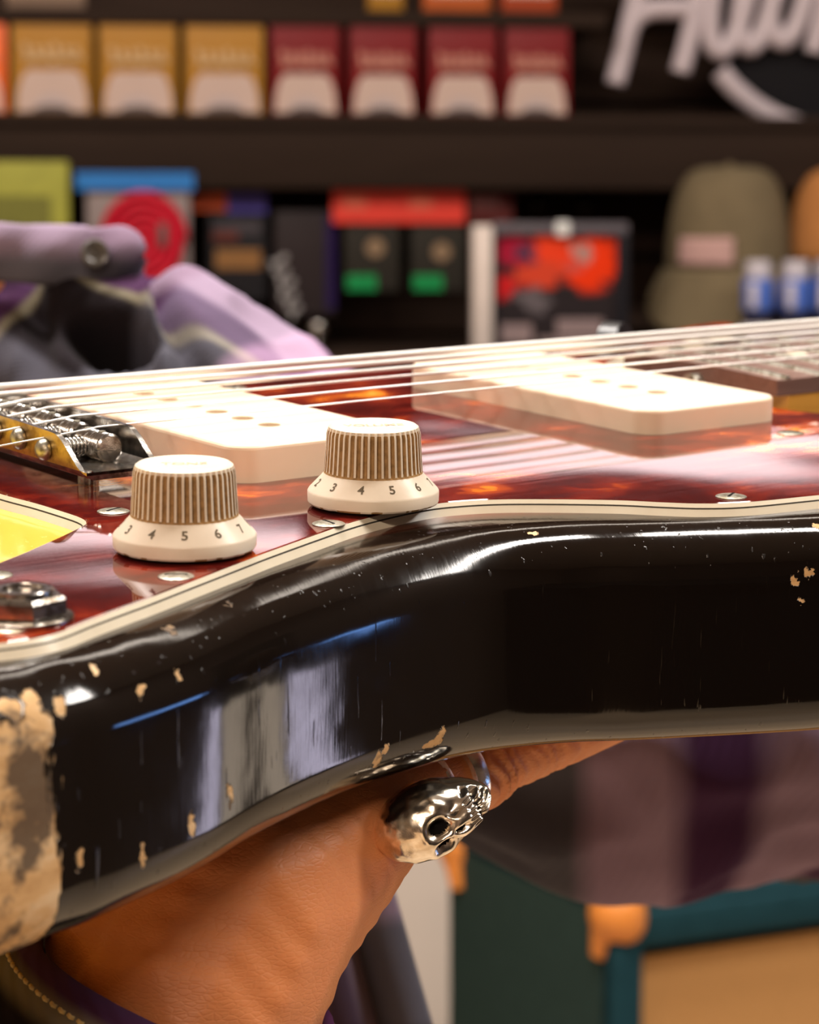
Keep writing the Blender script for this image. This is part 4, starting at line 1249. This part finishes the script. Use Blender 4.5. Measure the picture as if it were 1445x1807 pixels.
# ---- framed poster on the counter
def m_poster():
    t = NT('red_black_poster_print'); uv = t.n('ShaderNodeTexCoord').outputs['Generated']
    sp = t.n('ShaderNodeSeparateXYZ'); t.set(sp.inputs[0], uv); x, z = sp.outputs[0], sp.outputs[2]
    nf, nc = t.noise(uv, 6.5, 3, 0.6)
    def blob_(cx, cz, rx, rz, soft=2.2):
        a = t.math('DIVIDE', t.math('SUBTRACT', t.math('MULTIPLY_ADD', nf, 0.55, t.math('SUBTRACT', x, 0.275)), cx), rx)
        b = t.math('DIVIDE', t.math('SUBTRACT', z, cz), rz)
        r = t.math('ADD', t.math('MULTIPLY', a, a), t.math('MULTIPLY', b, b))
        return t.math('SUBTRACT', 1.0, t.math('MULTIPLY_ADD', r, soft, 1-soft, clamp=True), clamp=True)
    c = (0.022, 0.016, 0.017)
    for cx, cz, rx, rz, col in ((0.14, 0.86, 0.20, 0.20, (0.32, 0.008, 0.03)), (0.46, 0.80, 0.17, 0.27, (0.70, 0.045, 0.012)), (0.36, 0.60, 0.20, 0.17, (0.55, 0.05, 0.02)), (0.09, 0.48, 0.13, 0.15, (0.50, 0.012, 0.014)), (0.80, 0.72, 0.25, 0.32, (0.72, 0.035, 0.004)),
                                (0.76, 0.82, 0.10, 0.12, (0.36, 0.20, 0.17)), (0.30, 0.80, 0.09, 0.10, (0.05, 0.03, 0.06)), (0.62, 0.68, 0.10, 0.08, (0.50, 0.07, 0.05)), (0.34, 0.36, 0.14, 0.16, (0.11, 0.09, 0.095))):
        c = t.mix(blob_(cx, cz, rx, rz), c, col)
    t.p(col=c, rough=0.45, spec=0.1); return t.m
off = 0.30
sa, zA = wp(866, 410, off); sb, zB = wp(1104, 610, off)
fr = wall_empty('framed_poster', (sa+sb)/2, off, zl); tag(fr, 'black framed red and black poster with white side post on the counter', 'poster')
w_, h_ = sb-sa, zA-zl
FRM = mat('black_frame', (0.016, 0.015, 0.018), 0.4); GLS = mat('grey_frame_rail', (0.10, 0.085, 0.095), 0.35)
wbox('backing', (0, 0.004, h_/2), (w_, 0.006, h_), FRM, fr)
wbox('poster_print', (-w_*0.035, -0.002, h_*0.55), (w_*0.91, 0.004, h_*0.86), m_poster(), fr)
wbox('frame_rail', (w_/2-0.006, -0.004, h_/2), (0.013, 0.018, h_), FRM, fr, 0.002)
wbox('frame_rail', (0, -0.004, h_+0.004), (w_, 0.018, 0.013), GLS, fr, 0.002)
wbox('frame_rail', (-w_/2+0.003, -0.004, h_/2), (0.006, 0.018, h_), FRM, fr)
wbox('clip', (-0.001+w_*0.02, -0.014, h_+0.004), (0.016, 0.006, 0.016), LAMPB, fr, 0.003)
wbox('clip', (-w_/2+0.012, -0.012, h_+0.004), (0.022, 0.006, 0.014), GLS, fr, 0.003)
wbox('side_post', (-w_/2-0.0115, -0.010, h_/2+0.004), (0.0225, 0.022, h_+0.008), mat('white_post', (0.62, 0.52, 0.46), 0.5), fr, 0.003)
PT = mat('dusty_rose_lettering', (0.24, 0.17, 0.165), 0.6)
for k, (x0, x1, z0, z1) in enumerate(((-0.43, -0.20, 0.04, 0.20), (-0.02, 0.32, 0.10, 0.24), (-0.16, 0.30, 0.04, 0.085))):
    wbox('print_block', ((x0+x1)/2*w_, -0.0048, (z0+z1)/2*h_*1.0+0.004), ((x1-x0)*w_, 0.0012, (z1-z0)*h_), PT, fr)

# ---- caps
def cap(u, v0, v1, half_u, m, label, off, patch=None, brim=True, turn=-0.60):
    sc, zt_ = wp(u, v0, off); _, zb_ = wp(u, v1, off); s1, _ = wp(u+half_u, v0, off)
    R_ = s1-sc; Hh = zt_-zb_
    t = wall_empty('baseball_cap', sc, off, zb_); tag(t, label, 'cap')
    V, F = [], []
    n, m2 = 48, 16
    for j in range(m2+1):
        e = PI/2*j/m2
        for k in range(n):
            a = 2*PI*k/n
            seam = 1 - 0.012*abs(math.cos(3*a))**12*math.cos(e)
            r = R_*(math.cos(e)**0.42)*seam
            V.append((r*math.cos(a)*1.0, r*math.sin(a)*0.92, Hh*math.sin(e)**0.95))
    for j in range(m2):
        for k in range(n): F.append((j*n+k, j*n+(k+1) % n, (j+1)*n+(k+1) % n, (j+1)*n+k))
    co = mesh_obj('crown', V, F, m, t, smooth=True); md = co.modifiers.new('thickness', 'SOLIDIFY'); md.thickness = 0.003
    bm_obj('top_button', cyl_bm((0, 0, Hh-0.001), (0, 0, Hh+0.004), 0.006, 0.004, n=16), m, t)
    if brim:
        V, F = [], []
        nb = 30; nr_ = 12
        for j in range(nr_+1):
            q = j/nr_
            for k in range(nb+1):
                a = PI + turn + PI/2 + (k/nb-0.5)*PI*0.92
                ca_ = math.cos((k/nb-0.5)*PI*0.98)
                r = R_*0.99
                x, y = r*math.cos(a), r*math.sin(a)*0.92
                out = 0.030*q*max(0.0, ca_)**0.5; drop = 0.075*q*max(0.0, ca_)**0.6
                V.append((x + math.cos(a)*out, y + math.sin(a)*out, 0.002 - drop + 0.010*q*(1-ca_)))
        for j in range(nr_):
            for k in range(nb): F.append((j*(nb+1)+k, j*(nb+1)+k+1, (j+1)*(nb+1)+k+1, (j+1)*(nb+1)+k))
        bo = mesh_obj('brim', V, F, m, t, smooth=True); md = bo.modifiers.new('thickness', 'SOLIDIFY'); md.thickness = 0.003
    if patch:
        V, F = [], []
        for j in range(7):
            for k in range(15):
                a = PI + turn + PI/2 + (k/14-0.5)*0.95; z = Hh*(0.06 + 0.26*j/6)
                e = math.asin(min(1, (z/Hh)**(1/0.95))); r = R_*math.cos(e)**0.42 + 0.003
                V.append((r*math.cos(a), r*math.sin(a)*0.92, z))
        for j in range(6):
            for k in range(14): F.append((j*15+k, j*15+k+1, (j+1)*15+k+1, (j+1)*15+k))
        po = mesh_obj('patch', V, F, patch, t, smooth=True); md = po.modifiers.new('thickness', 'SOLIDIFY'); md.thickness = 0.002
    return t
FELT = mat('olive_cap_cloth', (0.150, 0.112, 0.062), 0.95, vary=0.2, scale=40, bump=0.3, bscale=500)
cap(1287, 294, 478, 108, FELT, 'olive green baseball cap with pale pink front patch', 0.20, patch=mat('pink_patch', (0.48, 0.29, 0.26), 0.8, vary=0.2, scale=80))
cap(1500, 296, 462, 105, mat('tan_orange_cap_cloth', (0.42, 0.17, 0.05), 0.95, vary=0.2, scale=40), 'tan orange baseball cap next to the olive cap', 0.20, brim=False, turn=0.3)
sc, zc = wp(1365, 330, 0.16)

# ---- small blue and silver tubes in front of the caps
CANB = mat('blue_foil', (0.06, 0.13, 0.46), 0.3, vary=0.3, scale=60); CANS = mat('silver_cap', (0.50, 0.46, 0.50), 0.35); CAND = mat('dark_band', (0.02, 0.018, 0.035), 0.4)
for i, u in enumerate((1338, 1404, 1462)):
    off = 0.335
    sc, zt_ = wp(u, 460, off); s1, _ = wp(u+27, 460, off)
    r = s1-sc; hh = zt_-zl
    t = wall_empty('polish_bottle', sc, off, zl); tag(t, 'small blue bottle with silver cap ' + ('in front of the olive cap', 'between two like bottles', 'in front of the tan orange cap')[i], 'bottle', 'blue bottles on the counter')
    for nm, a, b, k, m_ in (('bottle_body', 0, hh*0.30, 1.0, CANS), ('bottle_band', hh*0.30, hh*0.45, 0.97, CAND), ('bottle_label', hh*0.45, hh*0.80, 1.0, CANB), ('bottle_cap', hh*0.80, hh, 0.86, CANS)):
        bm_obj(nm, cyl_bm((0, 0, a), (0, 0, b), r*k, r*k*(0.94 if nm == 'bottle_cap' else 1), n=28), m_, t, bevel=0.002)
    bx_ = wbox('label_panel', (-r*0.45, -r*0.80, hh*0.62), (r*0.7, r*0.35, hh*0.3), CANS, t, 0.003)

# ---- script tube sign
TUBE = mat('milky_sign_tube', (0.50, 0.42, 0.44), 0.4, vary=0.05, scale=10)
SGB = mat('black_sign_backing', (0.010, 0.009, 0.010), 0.5)
offs = 0.13
sc, zc = wp(1460, 20, offs)
sign = wall_empty('script_sign', sc, 0, zc); tag(sign, 'large white script tube sign with a curved underline on black backing', 'sign')
def sp_(u, v, extra=0.0):
    s, z = wp(u, v, offs); return (s-sc, -offs-extra, z-zc)
R_T = 0.0118
for pts in ([(1080, 150), (1098, 78), (1112, 20), (1130, -50), (1150, -130)],
            [(1102, 62), (1112, 38), (1135, 22), (1165, 18), (1215, 18)],
            [(1194, 130), (1210, 70), (1226, 0), (1245, -70), (1262, -135)],
            [(1268, -120), (1252, -20), (1246, 40), (1250, 78), (1266, 92), (1285, 74), (1304, 25), (1320, -40), (1340, -110)],
            [(1318, -60), (1300, 20), (1300, 62), (1315, 84), (1334, 68), (1352, 20), (1370, -40), (1385, -100)],
            [(1372, -60), (1353, 15), (1355, 55), (1373, 74), (1394, 54), (1412, 5), (1428, -50), (1440, -100)],
            [(1428, 95), (1440, 40), (1456, -20), (1478, -90)]):
    P3 = catmull([sp_(u, v, 0.02) for u, v in pts], 8, closed=False)
    V, F = tube(P3, R_T, 12); mesh_obj('letter_tube', V, F, TUBE, sign, smooth=True)
P3 = catmull([sp_(u, v, 0.02) for u, v in ((1264, 128), (1290, 158), (1330, 190), (1380, 216), (1440, 232), (1500, 234), (1570, 222), (1640, 190), (1700, 140))], 8, closed=False)
V, F = tube(P3, R_T*1.02, 12); mesh_obj('underline_tube', V, F, TUBE, sign, smooth=True)
ctr = sp_(1462, 10); rr = 0.150
bm_obj('sign_backing', cyl_bm((ctr[0], -offs+0.004, ctr[2]), (ctr[0], -offs-0.004, ctr[2]), rr, n=64), SGB, sign)
for u0, v0, u1, v1 in ((1120, -80, 1240, -80),):
    a, b = sp_(u0, v0), sp_(u1, v1); wbox('sign_backing', ((a[0]+b[0])/2, -offs, a[2]), (b[0]-a[0]+0.2, 0.008, 0.05), SGB, sign)
wbox('standoff', (ctr[0], -offs/2, ctr[2]), (0.03, offs, 0.03), SGB, sign)

# ---- illuminated header boxes high on the wall (mirrored in the pickguard)
LBX = m_emit('lightbox_face', (1.0, 0.76, 0.83), 1.9)
for i, (s, wdt, nm) in enumerate(((-0.45, 0.66, 2.125), (0.42, 0.86, 2.02), (1.45, 0.86, 2.02))):
    t = wall_empty('lightbox_sign', s, 0, nm); tag(t, ['pale pink lit header box high above the yellow string packs', 'pale pink lit header box above the red string packs', 'pale pink lit header box beyond the script sign'][i], 'lightbox')
    wbox('lightbox_case', (0, -0.05, 0.045), (wdt, 0.10, 0.09), FRM, t, 0.004)
    wbox('lightbox_panel', (0, -0.102, 0.045), (wdt-0.03, 0.006, 0.042), LBX, t)

# ---- amplifier cabinet with leather corners, lower right
TEAL = mat('teal_vinyl', (0.010, 0.036, 0.045), 0.55, vary=0.2, scale=60, bump=0.25, bscale=700)
TEALD = mat('dark_green_side_vinyl', (0.020, 0.034, 0.028), 0.8, vary=0.15, scale=60, bump=0.3, bscale=700)
LEATH = mat('tan_leather_corner', (0.62, 0.21, 0.035), 0.42, vary=0.2, scale=40)
GRILL = mat('tan_grille_cloth', (0.46, 0.24, 0.085), 0.9, vary=0.12, scale=200, bump=0.3, bscale=900)
near = at(1082, 1592, 1.92)
ax_r = math.radians(27)
AH = near.z
amp = empty('amplifier_cabinet', (near.x, near.y, 0), ax_r); tag(amp, 'teal amplifier cabinet with tan leather corners and tan grille cloth', 'amplifier')
AW, AD = 0.62, 0.262
box('side_panel', (0.008, AD/2, AH/2), (0.016, AD-0.004, AH-0.004), TEALD, amp, 0.003)
box('side_panel', (AW-0.008, AD/2, AH/2), (0.016, AD-0.004, AH-0.004), TEALD, amp, 0.003)
box('top_panel', (AW/2, AD/2, AH-0.009), (AW, AD, 0.018), TEAL, amp, 0.006, 3)
box('bottom_panel', (AW/2, AD/2, 0.03), (AW, AD, 0.018), TEAL, amp, 0.003)
box('back_panel', (AW/2, AD-0.008, AH/2), (AW-0.03, 0.012, AH-0.04), TEALD, amp)
box('front_rail', (AW/2, 0.008, AH-0.024), (AW, 0.022, 0.030), TEAL, amp, 0.005, 3)
box('front_rail', (0.013, 0.008, AH/2), (0.026, 0.022, AH-0.02), TEAL, amp, 0.005, 3)
box('front_rail', (AW-0.013, 0.008, AH/2), (0.026, 0.022, AH-0.02), TEAL, amp, 0.005, 3)
box('grille_cloth', (AW/2, 0.022, AH/2-0.01), (AW-0.045, 0.012, AH-0.08), GRILL, amp)
V, F = tube([(0.004, 0.012, AH-0.002), (0.004, AD-0.012, AH-0.002)], 0.006, 10); mesh_obj('top_piping', V, F, mat('pale_teal_piping', (0.06, 0.13, 0.16), 0.45), amp, smooth=True)
for cx, cy, sx, sy in ((0, 0, 1, 1), (0, AD, 1, -1), (AW, 0, -1, 1), (AW, AD, -1, -1)):
    bm = bmesh.new(); bmesh.ops.create_icosphere(bm, subdivisions=3, radius=0.023)
    for v in bm.verts:
        x, y, z = v.co
        v.co = (x*0.95 + 0.10*abs(z)*(1 if z < 0 else 0)*sx, y*0.95, z*1.05)
    bmesh.ops.translate(bm, verts=bm.verts, vec=(cx+sx*0.010, cy+sy*0.010, AH-0.013))
    bm_obj('corner_guard', bm, LEATH, amp, auto=70)
    fo = bm_obj('corner_flap', cyl_bm((cx+sx*0.003, cy+sy*0.012, AH-0.016), (cx+sx*0.002, cy+sy*0.020, AH-0.045), 0.013, 0.008, n=16), LEATH, amp)

# ---- pale plinth behind the amplifier
PLN = mat('pale_plinth_paint', (0.44, 0.38, 0.33), 0.7, vary=0.05, scale=6)
a_, b_ = at(560, 1500, 2.55), at(1000, 1500, 2.55)
pl = empty('display_plinth', ((a_.x+b_.x)/2, a_.y+0.03, 0)); tag(pl, 'pale grey painted display plinth standing behind the amplifier cabinet', 'plinth')
box('plinth_body', (0, 0, 0.455), (b_.x-a_.x, 0.16, 0.91), PLN, pl, 0.004)
box('plinth_top', (0, 0, 0.92), (b_.x-a_.x+0.02, 0.18, 0.02), PLN, pl, 0.004)
